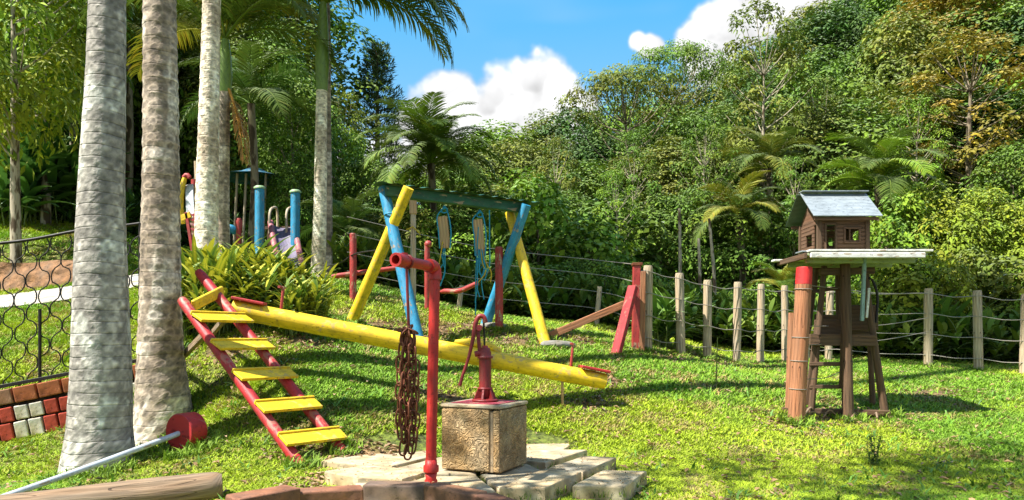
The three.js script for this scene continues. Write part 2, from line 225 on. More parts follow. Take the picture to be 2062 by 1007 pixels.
// paving polygons (top at PY) are listed here because grass keeps off them
const PY = 0.045, onPave = (px, py) => { const d = (EYE - PY) * F / (py - HOR); return [X(px, d), -d]; };
const SLABS = [
  [[645, 928], [728, 906], [870, 896], [880, 916], [790, 938], [730, 936]], [[794, 940], [882, 918], [960, 912], [960, 950], [860, 950]], [[652, 949], [735, 938], [790, 941], [856, 952], [810, 966], [720, 962]], [[712, 966], [808, 968], [862, 954], [962, 953], [1002, 985], [985, 996], [940, 985], [880, 976], [800, 972], [715, 975]], [[966, 952], [1060, 930], [1096, 945], [1006, 983]],
  [[1050, 882], [1155, 889], [1135, 903], [1050, 902]], [[1050, 905], [1184, 906], [1098, 932], [1056, 928]], [[1104, 944], [1174, 920], [1242, 923], [1174, 953]], [[1004, 986], [1097, 947], [1172, 954], [1097, 988]], [[1152, 976], [1213, 945], [1303, 947], [1257, 979]],
].map((s) => s.map(([a, b]) => onPave(a, b)));
function inPoly(x, z, p) { let c = false; for (let i = 0, j = p.length - 1; i < p.length; j = i++) if ((p[i][1] > z) !== (p[j][1] > z) && x < (p[j][0] - p[i][0]) * (z - p[i][1]) / (p[j][1] - p[i][1]) + p[i][0]) c = !c; return c; }
const PED = V(X(1007, 6.3), PY + 0.002, -6.3), RING = V(-1.02, 0, -4.72), RINGR = 1.05;
// bare earth: worn places of the lawn, litter under the fence
const BARE = [[1480, 705, 12.6, 1.3, 0.35], [1400, 700, 13, 0.9, 0.35], [1590, 862, 9.2, 0.45, 0.22], [1860, 790, 11, 0.9, 0.2], [1050, 690, 12.2, 0.9, 0.3], [780, 640, 12.2, 0.9, 0.3], [880, 665, 12.4, 0.7, 0.3], [1230, 770, 10.2, 0.5, 0.2], [640, 960, 6.4, 0.3, 0.2], [1085, 935, 6.75, 0.25, 0.12], [760, 885, 7.3, 0.3, 0.15], [1150, 700, 12.6, 0.6, 0.2], [620, 690, 9.9, 0.5, 0.2], [905, 800, 9.0, 0.6, 0.25], [480, 690, 9.7, 0.6, 0.2], [940, 640, 12.6, 1.0, 0.3], [1190, 805, 9.35, 0.5, 0.22], [640, 905, 7.3, 0.5, 0.18], [1700, 842, 9.55, 0.9, 0.25], [1330, 712, 12.3, 0.9, 0.25]].map(([px, py, d, a, b]) => [X(px, d), -d, a, b]);
function bare(x, z) { let m = 0; const w = 0.6 + 0.9 * fbm(x * 2.2, z * 2.2, 3, 77); for (const [cx, cz, a, b] of BARE) m = Math.max(m, 1 - Math.hypot((x - cx) / a, (z - cz) / (b * 2)) * w); return clamp(m * 1.6); }
const ROADC = [[-420, 640, 13.4], [0, 592, 14.8], [150, 588, 15.2], [300, 575, 15.8], [430, 565, 16.6]].map(([px, py, d]) => V(X(px, d), 0, -d));
const roadDist = (x, z) => { let m = 9; for (let i = 0; i < ROADC.length - 1; i++) { const a = ROADC[i], b = ROADC[i + 1], dx = b.x - a.x, dz = b.z - a.z, t = clamp(((x - a.x) * dx + (z - a.z) * dz) / (dx * dx + dz * dz)); m = Math.min(m, Math.hypot(x - a.x - dx * t, z - a.z - dz * t)); } return m; };

(function buildGround() {
  const line = (lo, a, b, hi, fine, coarse) => { const o = []; for (let x = a; x <= b; x += fine) o.push(x); let s = fine; for (let x = b; x < hi;) { s = Math.min(coarse, s * 1.13); x += s; o.push(x); } s = fine; for (let x = a; x > lo;) { s = Math.min(coarse, s * 1.13); x -= s; o.unshift(x); } return o; };
  const xs = line(-320, -8, 9, 320, 0.11, 22), zs = line(-360, -19, -4.4, 140, 0.11, 22), nx = xs.length, nz = zs.length, pos = [], uv = [], col = [], idx = [];
  for (let j = 0; j < nz; j++) for (let i = 0; i < nx; i++) {
    const x = xs[i], z = zs[j], y = ground(x, z) + (z > -24 && Math.abs(x) < 14 ? 0.035 * (fbm(x * 1.7, z * 1.7, 3, 12) - 0.5) : 0);
    pos.push(x, y, z); uv.push(x, z);
    const b = bare(x, z), g = fbm(x * 1.1 + 5, z * 1.1, 4, 33), wild = (z < -15.5 && x > -4) || z < -25 || x > 11 ? 0.6 : 0, k = clamp(Math.max(b, 0.25 * sstep(0.55, 0.75, g), wild));
    col.push(lerp(0.15, 0.25, k), lerp(0.2, 0.16, k), lerp(0.025, 0.075, k));
  }
  for (let j = 0; j < nz - 1; j++) for (let i = 0; i < nx - 1; i++) { const a = j * nx + i, b = a + 1, c = a + nx, d = c + 1; idx.push(a, c, b, b, c, d); }
  const g = new THREE.BufferGeometry(); g.setAttribute('position', new THREE.Float32BufferAttribute(pos, 3)); g.setAttribute('uv', new THREE.Float32BufferAttribute(uv, 2)); g.setAttribute('color', new THREE.Float32BufferAttribute(col, 3)); g.setIndex(idx); g.computeVertexNormals();
  tag(mesh('ground', g, M(rgb(1, 1, 1), 1, { map: soilTex, bumpMap: soilBump, bumpScale: 0.03, vertexColors: true })), 'grassy lawn ground rising towards the wooded hill', 'ground', null, 'structure');
})();

(function buildRoad() {
  const c = new THREE.CatmullRomCurve3(ROADC), n = 60, pos = [], uv = [], idx = [];
  for (let i = 0; i <= n; i++) { const p = c.getPoint(i / n), t = c.getTangent(i / n), s = V(-t.z, 0, t.x).normalize(); for (let k = 0; k <= 4; k++) { const q = p.clone().addScaledVector(s, (k / 4 - 0.5) * 1.7); pos.push(q.x, ground(q.x, q.z) + 0.045, q.z); uv.push(q.x, q.z); } }
  for (let i = 0; i < n; i++) for (let k = 0; k < 4; k++) { const a = i * 5 + k, b = a + 1, d = a + 5, e = d + 1; idx.push(a, b, d, b, e, d); }
  const g = new THREE.BufferGeometry(); g.setAttribute('position', new THREE.Float32BufferAttribute(pos, 3)); g.setAttribute('uv', new THREE.Float32BufferAttribute(uv, 2)); g.setIndex(idx); g.computeVertexNormals(); 
  tag(mesh('path', g, MAT.road), 'pale concrete path behind the iron fence', 'path', null, 'structure');
})();
(function buildBank() {      // reddish cut bank above the path, lumpy earth
  const a = P(-260, 545, 15.5), b = P(190, 545, 16.35), n = 70, m = 14, pos = [], uv = [], idx = [];
  for (let i = 0; i <= n; i++) for (let j = 0; j <= m; j++) {
    const t = i / n, h = j / m, x = lerp(a.x, b.x, t), z0 = lerp(a.z, b.z, t), bulge = 0.35 * (fbm(x * 1.6, h * 3, 4, 9) - 0.5), z = z0 - h * 0.55 + bulge, end = sstep(0, 0.12, 1 - t), y = ground(x, z0) - 0.1 + (0.8 * end + 0.12 * (fbm(x * 2, 0, 2, 4) - 0.5)) * h;
    pos.push(x, y, z); uv.push(x, y);
  }
  for (let i = 0; i < n; i++) for (let j = 0; j < m; j++) { const p = i * (m + 1) + j, q = p + m + 1; idx.push(p, q, p + 1, q, q + 1, p + 1); }
  const g = new THREE.BufferGeometry(); g.setAttribute('position', new THREE.Float32BufferAttribute(pos, 3)); g.setAttribute('uv', new THREE.Float32BufferAttribute(uv, 2)); g.setIndex(idx); g.computeVertexNormals();
  tag(mesh('earth_bank', g, MAT.earth), 'reddish brown earth bank beside the pale path', 'bank', null, 'structure');
})();
(function buildPaving() {
  const g = new THREE.Group(); g.name = 'paving'; scene.add(g); tag(g, 'sandy stone slabs laid round the pump pedestal', 'paving', null, 'structure');
  const mats = [stone(0.56, 0.45, 0.28), stone(0.5, 0.41, 0.27), stone(0.6, 0.47, 0.28)];
  SLABS.forEach((s, i) => {
    const cx = s.reduce((q, p) => q + p[0], 0) / s.length, cz = s.reduce((q, p) => q + p[1], 0) / s.length, r = rngOf(500 + i), fine = [];
    s.forEach((p, k) => { const q = s[(k + 1) % s.length]; for (let t = 0; t < 6; t++) { const a = t / 6, j = t ? 0.012 : 0.004; fine.push([lerp(p[0], q[0], a) + (r() - 0.5) * j, lerp(p[1], q[1], a) + (r() - 0.5) * j]); } });
    const sh = fine.map(([x, z]) => [cx + (x - cx) * 0.985, cz + (z - cz) * 0.985]);
    mesh('paving_slab', slabGeo(sh, PY + [0, -0.012, 0.006, -0.02, -0.014, -0.012, 0.004, 0.012, 0.02, -0.004][i], [7, 8, 9].includes(i) ? 0.19 : 0.15, 0.014), mats[i % 3], g);
  });
})();
// ---------- pump, pipe, chain ----------
(function pedestal() {
  const S = 0.575;                     // front corner at PED, faces turned to both sides
  const t = thing('stone_pedestal', 'square sandy rendered stone pedestal under the red hand pump', 'pedestal', PED);
  t.rotation.y = -0.434;
  // local: corner at origin, body runs to -x and -z
  const w = 0.1;                                                 // a groove parts the front corner strip from the broad face
  mesh('body', [move(box(S - w, S - 0.03, S, 0.018, 2), -w - (S - w) / 2, (S - 0.03) / 2, -S / 2)], MAT.render, t);
  mesh('corner_pier', [move(box(w - 0.026, S - 0.035, S - 0.004, 0.02, 2), -w / 2 + 0.012, (S - 0.035) / 2, -S / 2 - 0.002)], MAT.render, t);
  mesh('joint', move(box(0.04, S - 0.05, S - 0.03, 0.004), -w + 0.008, (S - 0.05) / 2, -S / 2), MAT.stoneSide, t);
  mesh('cap', move(box(S + 0.012, 0.03, S + 0.012, 0.01, 2), -S / 2, S - 0.015, -S / 2), MAT.stone, t);
  mesh('painted_panel', move(box(S * 0.78, 0.006, S * 0.78, 0.002), -S / 2, S + 0.003, -S / 2), paint(0.36, 0.04, 0.06, 0.6), t);
  t.updateMatrixWorld(true); PED.top = t.localToWorld(V(-S * 0.5, S + 0.006, -S * 0.5));
})();
(function pump() {
  const t = thing('hand_pump', 'dark red cast iron hand pump with long curved handle on the stone pedestal', 'pump', PED.top); t.scale.setScalar(1.1); const k0 = 0, m = MAT.redDark;
  mesh('base_flange', lathe([[0, 0], [0.105, 0], [0.108, 0.012], [0.1, 0.022], [0.06, 0.026], [0, 0.026]], 32), m, t);
  for (let k = 0; k < 6; k++) { const a = k / 6 * 2 * Math.PI + 0.3, g = new THREE.ExtrudeGeometry(new THREE.Shape([new THREE.Vector2(0.04, 0.02), new THREE.Vector2(0.095, 0.02), new THREE.Vector2(0.062, 0.1), new THREE.Vector2(0.04, 0.1)]), { depth: 0.016, bevelEnabled: false }); g.translate(0, 0, -0.008); g.rotateY(a); mesh('rib', boxUV(g), m, t); }
  mesh('barrel', lathe([[0, 0.02], [0.046, 0.02], [0.048, 0.095], [0.062, 0.1], [0.062, 0.112], [0.05, 0.118], [0.05, 0.35], [0.052, 0.355], [0, 0.355]], 28), m, t);
  mesh('collar', lathe([[0, 0.35], [0.062, 0.35], [0.064, 0.356], [0.064, 0.368], [0.05, 0.374], [0.05, 0.405], [0.042, 0.41], [0.04, 0.435], [0.024, 0.44], [0.022, 0.455], [0, 0.456]], 28), m, t);
  mesh('spout', tube([V(0, 0.385, 0), V(-0.06, 0.39, 0.01), V(-0.085, 0.385, 0.012)], [0.028, 0.024, 0.024], 16), m, t);
  mesh('fulcrum', [beam(V(-0.04, 0.36, 0.01), V(-0.062, 0.6, 0.008), 0.02, 0.03, 0.005), tube([V(-0.05, 0.6, -0.02), V(-0.05, 0.6, 0.04)], 0.026, 14)], m, t);
  mesh('piston_rod', tube([V(-0.005, 0.44, 0), V(-0.012, 0.66, 0)], 0.008, 10), MAT.iron, t);
  const hd = mesh('handle', tube([V(0.005, 0.64, 0.02), V(-0.012, 0.69, 0.022), V(-0.045, 0.695, 0.024), V(-0.075, 0.64, 0.026), V(-0.1, 0.5, 0.03), V(-0.135, 0.35, 0.035), V(-0.185, 0.2, 0.04), V(-0.205, 0.13, 0.045)], [0.018, 0.02, 0.02, 0.019, 0.016, 0.013, 0.013, 0.016], 12, { step: 0.02 }), m, t);
  mesh('bolt', [tube([V(-0.008, 0.655, -0.018), V(-0.008, 0.655, 0.045)], 0.014, 10)], MAT.rust, hd);
})();
(function standpipe() {
  const b = V(X(868, 5.96), PY - 0.02, -5.96), t = thing('red_standpipe', 'tall red water pipe with a bent arm rising from the paving', 'pipe', b), m = MAT.redPipe, H = 1.74;
  mesh('base_nipple', lathe([[0, 0], [0.05, 0], [0.052, 0.03], [0.042, 0.05], [0.05, 0.1], [0, 0.1]], 24), m, t);
  mesh('coupling', lathe([[0, 0.1], [0.058, 0.1], [0.062, 0.106], [0.062, 0.15], [0.05, 0.158], [0.046, 0.2], [0, 0.2]], 24), m, t);
  const lean = V(0.03, H, 0), arm = V(-0.21, 0.005, 0.47).normalize(), el = lean.clone();
  mesh('riser', tube([V(0, 0.2, 0), lean.clone().add(V(0, -0.07, 0))], [0.043, 0.042], 24), m, t);
  mesh('elbow', tube([el.clone().add(V(0, -0.1, 0)), el.clone().add(V(0, -0.065, 0)), el.clone().add(V(0, -0.03, 0)), el.clone().addScaledVector(arm, 0.015).add(V(0, -0.004, 0)), el.clone().addScaledVector(arm, 0.05), el.clone().addScaledVector(arm, 0.1)], [0.056, 0.056, 0.052, 0.052, 0.056, 0.056], 24), m, t);
  const a0 = el.clone().addScaledVector(arm, 0.1), a1 = el.clone().addScaledVector(arm, 0.5);
  mesh('arm', tube([a0, a1], 0.04, 24, { cap: false }), m, t);
  mesh('end_socket', [tube([a1.clone().addScaledVector(arm, -0.03), a1.clone().addScaledVector(arm, 0.07)], 0.052, 24, { cap: false }), tube([a1.clone().addScaledVector(arm, 0.07), a1.clone().addScaledVector(arm, -0.06)], 0.034, 24, { cap: false }), new THREE.CircleGeometry(0.034, 24).applyMatrix4(frame(arm).setPosition(a1.clone().addScaledVector(arm, -0.059))), new THREE.RingGeometry(0.034, 0.052, 24).applyMatrix4(frame(arm).setPosition(a1.clone().addScaledVector(arm, 0.07)))], m, t);
  mesh('side_plug', tube([a1.clone().addScaledVector(arm, -0.05).add(V(0, 0.03, 0)), a1.clone().addScaledVector(arm, -0.05).add(V(0, 0.062, 0))], 0.024, 12), m, t);
  t.userData.hook = null; const hk = b.clone().add(el).addScaledVector(arm, 0.4);
  // the chain bundle hung from the arm
  const bot = P(815, 666, -hk.z - 0.0), c = thing('rusty_chain', 'bundle of rusty chain strands hanging from the red pipe arm', 'chain', V(hk.x, bot.y, hk.z));
  delete t.userData.hook;
  mesh('hanger_rod', [tube([V(-0.012, hk.y - bot.y + 0.043, 0), V(-0.005, 0.3, 0), V(0.008, -0.03, 0)], 0.011, 10), new THREE.TorusGeometry(0.047, 0.01, 8, 20).applyMatrix4(frame(arm).setPosition(V(-0.005, hk.y - bot.y, 0)))], MAT.redDark, c);
  const lk = new THREE.CurvePath(); const LN = 0.125, LW = 0.056;
  class Oval extends THREE.Curve { getPoint(s) { const a = s * 2 * Math.PI, x = Math.cos(a), y = Math.sin(a); return V(Math.sign(x) * Math.pow(Math.abs(x), 0.7) * LW / 2, Math.sign(y) * Math.pow(Math.abs(y), 0.9) * LN / 2, 0); } }
  const link = new THREE.TubeGeometry(new Oval(), 24, 0.0078, 7, true), r = rngOf(5);
  const strands = [[-0.062, 0.02, 8, 0], [-0.03, 0.036, 9, 0.02], [0.004, 0.04, 9, 0.05], [0.034, 0.032, 9, 0.01], [0.06, 0.01, 8, 0.03], [-0.03, -0.025, 8, 0.04], [0.025, -0.03, 8, 0.06]];
  strands.forEach(([x, z, n, o], s) => { for (let k = 0; k < n; k++) { const l = mesh('chain_link', link, MAT.rust, c), w = k === 0 ? 0.45 : k === 1 ? 0.8 : 1; l.position.set(x * w + (r() - 0.5) * 0.008, -0.05 - o - k * 0.1, z * w + (r() - 0.5) * 0.008); l.rotation.set((r() - 0.5) * 0.2, (k % 2 ? 1.0 : 0.1) * (s % 2 ? 1 : -1) + (r() - 0.5) * 0.6, (r() - 0.5) * 0.35); } });
  for (let k = 0; k < 4; k++) { const l = mesh('chain_link', link, MAT.rust, c); l.position.set((k - 1.5) * 0.014, 0.0, 0.012 * (k % 2)); l.rotation.set(1.2, k * 0.9, 1.3); }
})();
(function brickRing() {
  const t = thing('brick_ring', 'round kerb of rough orange bricks in front of the paving', 'brick ring', V(RING.x, -0.1, RING.z)), r = rngOf(31), n = 13;
  for (let k = 0; k < n; k++) {
    const w = 2 * Math.PI / n, a = k * w + 0.12, L = RINGR * w - 0.016, h = 0.2 + 0.04 * (r() - 0.5), d = 0.17 + 0.03 * r(), g = new RoundedBoxGeometry(L, h, d, 3, 0.018), p = g.attributes.position;
    for (let i = 0; i < p.count; i++) { const s = fbm(p.getX(i) * 16 + k * 7, p.getY(i) * 16 + p.getZ(i) * 13, 3, 90 + k) - 0.5; p.setXYZ(i, p.getX(i) * (1 + 0.1 * s), p.getY(i) * (1 + 0.16 * s), p.getZ(i) * (1 + 0.14 * s)); }
    g.computeVertexNormals(); const m = mesh('brick', boxUV(g), [MAT.brick, MAT.brick2, MAT.brick, MAT.brickDark][Math.floor(r() * 4)], t);
    m.position.set(Math.sin(a) * RINGR, h / 2 - 0.035 + 0.015 * (r() - 0.5), Math.cos(a) * RINGR); m.rotation.set((r() - 0.5) * 0.06, a, (r() - 0.5) * 0.06);
  }
})();
(function weightPole() {
  const c = P(372, 897, 7.35), t = thing('wheel_on_pole', 'thick red wooden wheel on a long pale grey pole lying on the grass', 'wheel'); 
  const ax = V(-0.42, 0.0, 0.9).normalize(), R = 0.185, y = ground(c.x, c.z) + R - 0.03, q = V(c.x, y, c.z);
  mesh('wheel', tube([q.clone().addScaledVector(ax, -0.12), q.clone().addScaledVector(ax, -0.11), q.clone().addScaledVector(ax, 0.066), q.clone().addScaledVector(ax, 0.075)], [R - 0.01, R, R, R - 0.01], 40), MAT.red, t);
  const e = P(-40, 1000, 5.75); e.y = ground(e.x, e.z) + 0.07; const s = q.clone().addScaledVector(ax, 0.04).add(V(0, -0.005, 0));
  mesh('pole', tube([s, s.clone().lerp(e, 0.35).add(V(0, -0.008, 0)), s.clone().lerp(e, 0.7).add(V(0, -0.008, 0)), e], [0.027, 0.027, 0.026, 0.026], 16, { step: 0.12 }), MAT.pipeGrey, t);
  const bl = P(412, 920, 7.4); const b = mesh('wooden_chock', box(0.12, 0.05, 0.08, 0.006), MAT.brick); tag(b, 'small reddish block lying beside the red wheel', 'block'); b.position.set(bl.x, ground(bl.x, bl.z) + 0.03, bl.z); b.rotation.y = 0.4;
})();
(function fallenLog() {
  const a = P(448, 962, 6.05), b = P(-60, 1012, 5.45), t = thing('fallen_log', 'weathered brown log with long cracks lying on the lawn', 'log'); a.y = ground(a.x, a.z) + 0.11; b.y = ground(b.x, b.z) + 0.08;
  mesh('log', tube([a, a.clone().lerp(b, 0.03), a.clone().lerp(b, 0.3), a.clone().lerp(b, 0.65), b], [0.095, 0.118, 0.12, 0.115, 0.11], 36, { step: 0.04, ring: (v, an, r) => 0.008 * (fbm(an * 2.2, v * 1.6, 3, 7) - 0.5) - 0.02 * Math.exp(-(((an - 1.1 - 0.25 * Math.sin(v * 2.1)) / 0.045) ** 2)) - 0.014 * Math.exp(-(((an - 5.6 + 0.2 * Math.sin(v * 3)) / 0.05) ** 2)) * sstep(0.2, 0.5, v) }), MAT.woodLog, t);
})();
// ---------- ladder, seesaw ----------
(function ladder() {
  const t = thing('climbing_ladder', 'leaning red log ladder with five yellow plank steps beside the palms', 'ladder');
  const f1 = P(607, 932, 7.0), f2 = P(692, 912, 7.42); f1.y = ground(f1.x, f1.z) - 0.02; f2.y = ground(f2.x, f2.z) - 0.02;
  const t1 = P(366, 604, 8.0), t2 = P(400, 548, 8.75), R = 0.056;
  const rail = (a, b) => mesh('rail', tube([a, a.clone().lerp(b, 0.5), a.clone().lerp(b, 0.985), b], [R * 1.04, R, R, R * 0.85], 20, { step: 0.06, ring: (v, an) => 0.003 * (fbm(an * 2, v * 3, 3, 3) - 0.5) }), MAT.red, t);
  rail(f1, t1); rail(f2, t2);
  const up1 = t1.clone().sub(f1), up2 = t2.clone().sub(f2), u = up1.clone().normalize();
  [[893, 893], [835, 835], [774, 774], [714, 714], [655, 655]].forEach(([py], k) => {
    const s = [0.115, 0.295, 0.48, 0.665, 0.845][k], a = f1.clone().addScaledVector(up1, s), b = f2.clone().addScaledVector(up2, (a.y - f2.y) / up2.y), across = b.clone().sub(a), L = across.length(); across.normalize();
    const nrm = across.clone().cross(u).normalize(); if (nrm.z < 0) nrm.negate(); const tilt = nrm.clone().multiplyScalar(0.9).add(V(-0.12, 0.42, 0.1)); tilt.addScaledVector(across, -tilt.dot(across)).normalize();
    const face = V(0, 0, 0).copy(across).cross(tilt).normalize(); if (face.y < 0) face.negate();
    const m = new THREE.Matrix4().makeBasis(across, face, tilt), mid = a.clone().lerp(b, 0.52).addScaledVector(nrm, R + 0.022);
    m.setPosition(mid); const st = mesh('step', box(L + 0.15, 0.175, 0.032, 0.006).applyMatrix4(m), MAT.yellow, t);
    const m2 = m.clone(); m2.setPosition(mid.clone().addScaledVector(face, 0.095).addScaledVector(tilt, 0.008)); mesh('step_lip', box(L + 0.16, 0.024, 0.05, 0.006).applyMatrix4(m2), MAT.yellow, st);
  });
  const cA = f1.clone().addScaledVector(up1, 0.93), cB = f2.clone().addScaledVector(up2, 0.83);
  mesh('end_board', beam(cA.clone().add(V(0.02, 0.05, -0.05)), cB.clone().add(V(-0.02, 0.1, -0.12)), 0.05, 0.12, 0.02), MAT.yellow, t);
  const g1 = gnd(372, 9.6); mesh('prop', beam(f1.clone().addScaledVector(up1, 0.78), V(g1.x - 0.15, g1.y - 0.02, g1.z), 0.05, 0.07), MAT.woodLog, t); const g2 = gnd(420, 10.2); mesh('prop', beam(f2.clone().addScaledVector(up2, 0.75), V(g2.x, g2.y - 0.02, g2.z), 0.05, 0.07), MAT.woodLog, t);
})();
(function seesaw() {
  const t = thing('seesaw', 'long yellow log seesaw with red seats tilted across the lawn', 'seesaw'), a = P(468, 622, 8.55), b = P(1218, 768, 9.2), d = b.clone().sub(a), L = d.length(), u = d.clone().normalize(), R = 0.107;
  mesh('log_beam', tube([a, a.clone().addScaledVector(u, 0.02), a.clone().lerp(b, 0.5), b.clone().addScaledVector(u, -0.015), b], [R * 0.94, R, R * 1.03, R * 0.94, R * 0.88], 28, { step: 0.09, ring: (v, an) => 0.004 * (fbm(an * 1.5, v * 1.3, 3, 13) - 0.5) }), MAT.yellow, t);
  const upv = V(0, 1, 0).addScaledVector(u, -u.y).normalize(), on = (s, h) => a.clone().addScaledVector(u, s * L).addScaledVector(upv, h);
  for (const s of [0.038, 0.965]) mesh('seat', beam(on(s - 0.042, R + 0.018), on(s + 0.04, R + 0.018), 0.24, 0.035, 0.012), MAT.red, t);
  for (const [s, h] of [[0.118, 0.27], [0.898, 0.29]]) { const q = on(s, R * 0.9); mesh('handle', [tube([q, q.clone().add(V(0.03, h, 0))], 0.017, 10), tube([q.clone().add(V(0.01, h - 0.01, -0.11)), q.clone().add(V(0.01, h - 0.01, 0.11))], 0.016, 10)], MAT.redRail, t); }
  for (const [s, h] of [[0.882, -0.3]]) { const q = on(s, -R * 0.8); mesh('under_peg', tube([q, q.clone().add(V(0, h, 0))], 0.016, 8), MAT.woodPale, t); }
  mesh('pivot_block', tube([on(0.575, R + 0.01), on(0.62, R + 0.045), on(0.67, R + 0.04), on(0.7, R + 0.0)], [0.03, 0.05, 0.05, 0.03], 14, { step: 0.03 }), MAT.yellow, t);
  const c = on(0.665, 0), gy = ground(c.x, c.z); for (const s of [-1, 1]) mesh('pivot_post', tube([V(c.x, gy - 0.1, c.z + s * 0.2), V(c.x, c.y + 0.06, c.z + s * 0.19)], 0.05, 16), MAT.woodDark, t);
  mesh('axle', tube([V(c.x, c.y - 0.01, c.z - 0.26), V(c.x, c.y - 0.01, c.z + 0.26)], 0.02, 10), MAT.rust, t);
})();
// ---------- swing ----------
(function swing() {
  const t = thing('swing_frame', 'log swing frame with blue and yellow crossed legs under a green roofed beam', 'swing frame');
  const foot = (px, d) => { const q = gnd(px, d); q.y -= 0.04; return q; };
  const leg = (m, a, b, r0, r1, lab) => { const k = mesh('leg', tube([a, a.clone().lerp(b, 0.5), b], [r0, (r0 + r1) / 2, r1], 20, { step: 0.08, ring: (v, an) => 0.005 * (fbm(an * 1.8, v * 2, 3, 23) - 0.5) }), m, t); k.userData.label = lab; };
  leg(MAT.blue, foot(849, 11.15), P(772, 378, 11.75), 0.098, 0.085, 'blue leg'); leg(MAT.yellow, foot(706, 12.05), P(823, 378, 11.45), 0.095, 0.085, 'yellow leg');
  leg(MAT.blue, foot(976, 12.9), P(1060, 412, 12.35), 0.09, 0.08, 'blue leg'); leg(MAT.yellow, foot(1100, 12.0), P(1026, 428, 12.75), 0.095, 0.08, 'yellow leg');
  const a = P(772, 384, 11.6), b = P(1062, 420, 12.6), d = b.clone().sub(a).normalize(); mesh('top_beam', beam(a.clone().addScaledVector(d, 0.03), b, 0.13, 0.17, 0.02), MAT.green, t);
  // corrugated sheet roof over the beam
  const ac = d.clone().cross(V(0, 1, 0)).normalize(), L = b.distanceTo(a) + 0.35, n = 60, pos = [], uv = [], idx = [], o = a.clone().addScaledVector(d, -0.12).add(V(0, 0.12, 0));
  for (let i = 0; i <= n; i++) for (let k = 0; k <= 4; k++) { const s = i / n * L, w = (k / 4 - 0.5) * 0.42, q = o.clone().addScaledVector(d, s).addScaledVector(ac, w); q.y += 0.012 * Math.sin(s * 26) - Math.abs(w) * 0.16 + 0.03 * (fbm(s * 2, k * 0.4, 2, 6) - 0.5); pos.push(q.x, q.y, q.z); uv.push(w, s); }
  for (let i = 0; i < n; i++) for (let k = 0; k < 4; k++) { const p = i * 5 + k, q = p + 5; idx.push(p, p + 1, q, p + 1, q + 1, q); }
  const g = new THREE.BufferGeometry(); g.setAttribute('position', new THREE.Float32BufferAttribute(pos, 3)); g.setAttribute('uv', new THREE.Float32BufferAttribute(uv, 2)); g.setIndex(idx); g.computeVertexNormals(); mesh('roof_sheet', g, MAT.greenSheet, t);
  mesh('band', tube([0, 1, 2, 3, 4, 5, 6, 7, 8].map((k) => P(788, 434, 11.62).add(V(Math.cos(k / 4 * Math.PI) * 0.105, Math.sin(k / 4 * Math.PI) * 0.02, Math.sin(k / 4 * Math.PI) * 0.105))), 0.013, 8), MAT.blue, t);
  // two wooden swings tied up short
  const bundle = (px, pyTop, py0, py1, dd, w, lab, tail) => {
    const top = P(px, pyTop, dd), s = thing('rope_swing', lab, 'swing', top, 'swings tied up under the green beam'), y0 = Y(py0, dd) - top.y, y1 = Y(py1, dd) - top.y, dx = -0.02, r = rngOf(px);
    mesh('seat_board', beam(V(dx - 0.015, y0, 0.02), V(dx + 0.035, y1, 0), w, 0.05, 0.01, V(0, 0, 1)), MAT.woodPale, s);
    for (const k of [-1, 1]) mesh('rope', tube([V(0.0, -0.02, 0.02), V(k * 0.03, y0 * 0.4, 0.02), V(dx + k * w * 0.55, y0, 0.05), V(dx + 0.03 + k * w * 0.6, (y0 + y1) / 2, 0.06), V(dx + 0.03 + k * w * 0.5, y1 - 0.01, 0.05)], 0.011, 7, { step: 0.05 }), MAT.rope, s);
    mesh('knot', [tube([V(-0.05, -0.1, 0.04), V(0.03, -0.06, 0.06), V(0.05, -0.12, 0.03), V(-0.03, -0.14, 0.05), V(-0.05, -0.08, 0.02)], 0.011, 7, { step: 0.03 })], MAT.rope, s);
    for (let k = 0; k < tail; k++) { const x = (r() - 0.3) * 0.22, z = r() * 0.05, ln = 0.25 + 0.55 * r(); mesh('rope_tail', tube([V(x * 0.4, y1 + 0.1, z), V(x, y1 - ln * 0.3, z + 0.03), V(x + (r() - 0.5) * 0.2, y1 - ln * 0.6, z), V(x + (r() - 0.5) * 0.16, y1 - ln, z)], 0.009, 6, { step: 0.05 }), k % 3 === 2 ? MAT.ropeYellow : MAT.rope, s); }
    return s;
  };
  bundle(895, 412, 436, 500, 12.0, 0.165, 'pale wood swing seat tied in blue rope, beside the blue and yellow leg crossing', 4);
  const s2 = bundle(966, 421, 442, 515, 12.25, 0.16, 'brown swing seat with a tangle of loose blue rope', 8);
  mesh('long_rope', tube([V(-0.02, -0.3, 0.04), V(-0.06, -1.0, 0.03), V(-0.07, -1.75, 0.0)], 0.009, 6, { step: 0.1 }), MAT.rope, s2); mesh('long_rope', tube([V(0.16, -0.02, 0.02), V(0.16, -0.5, 0.03), V(0.14, -1.0, 0.0), V(0.02, -1.1, 0.04), V(-0.02, -0.8, 0.04)], 0.01, 6, { step: 0.06 }), MAT.rope, s2);
  for (const [px, d, s] of [[1122, 11.95, 0.24], [838, 11.1, 0.2], [995, 12.75, 0.2]]) { const q = gnd(px, d), g2 = new THREE.IcosahedronGeometry(s, 3), p = g2.attributes.position; for (let i = 0; i < p.count; i++) { const k = 0.8 + 0.4 * fbm(p.getX(i) * 6 + 9, p.getZ(i) * 6 + p.getY(i) * 5, 3, px); p.setXYZ(i, p.getX(i) * k * 1.2, p.getY(i) * k * 0.3, p.getZ(i) * k * 0.8); } g2.computeVertexNormals(); const m = mesh('flat_stone', boxUV(g2), MAT.rock); m.position.set(q.x, q.y + 0.03, q.z); tag(m, px === 1122 ? 'flat grey stone at the foot of the yellow swing leg' : px === 838 ? 'flat grey stone at the foot of the blue leg behind the seesaw' : 'flat grey stone between the far blue leg and the red post', 'stone'); }
})();
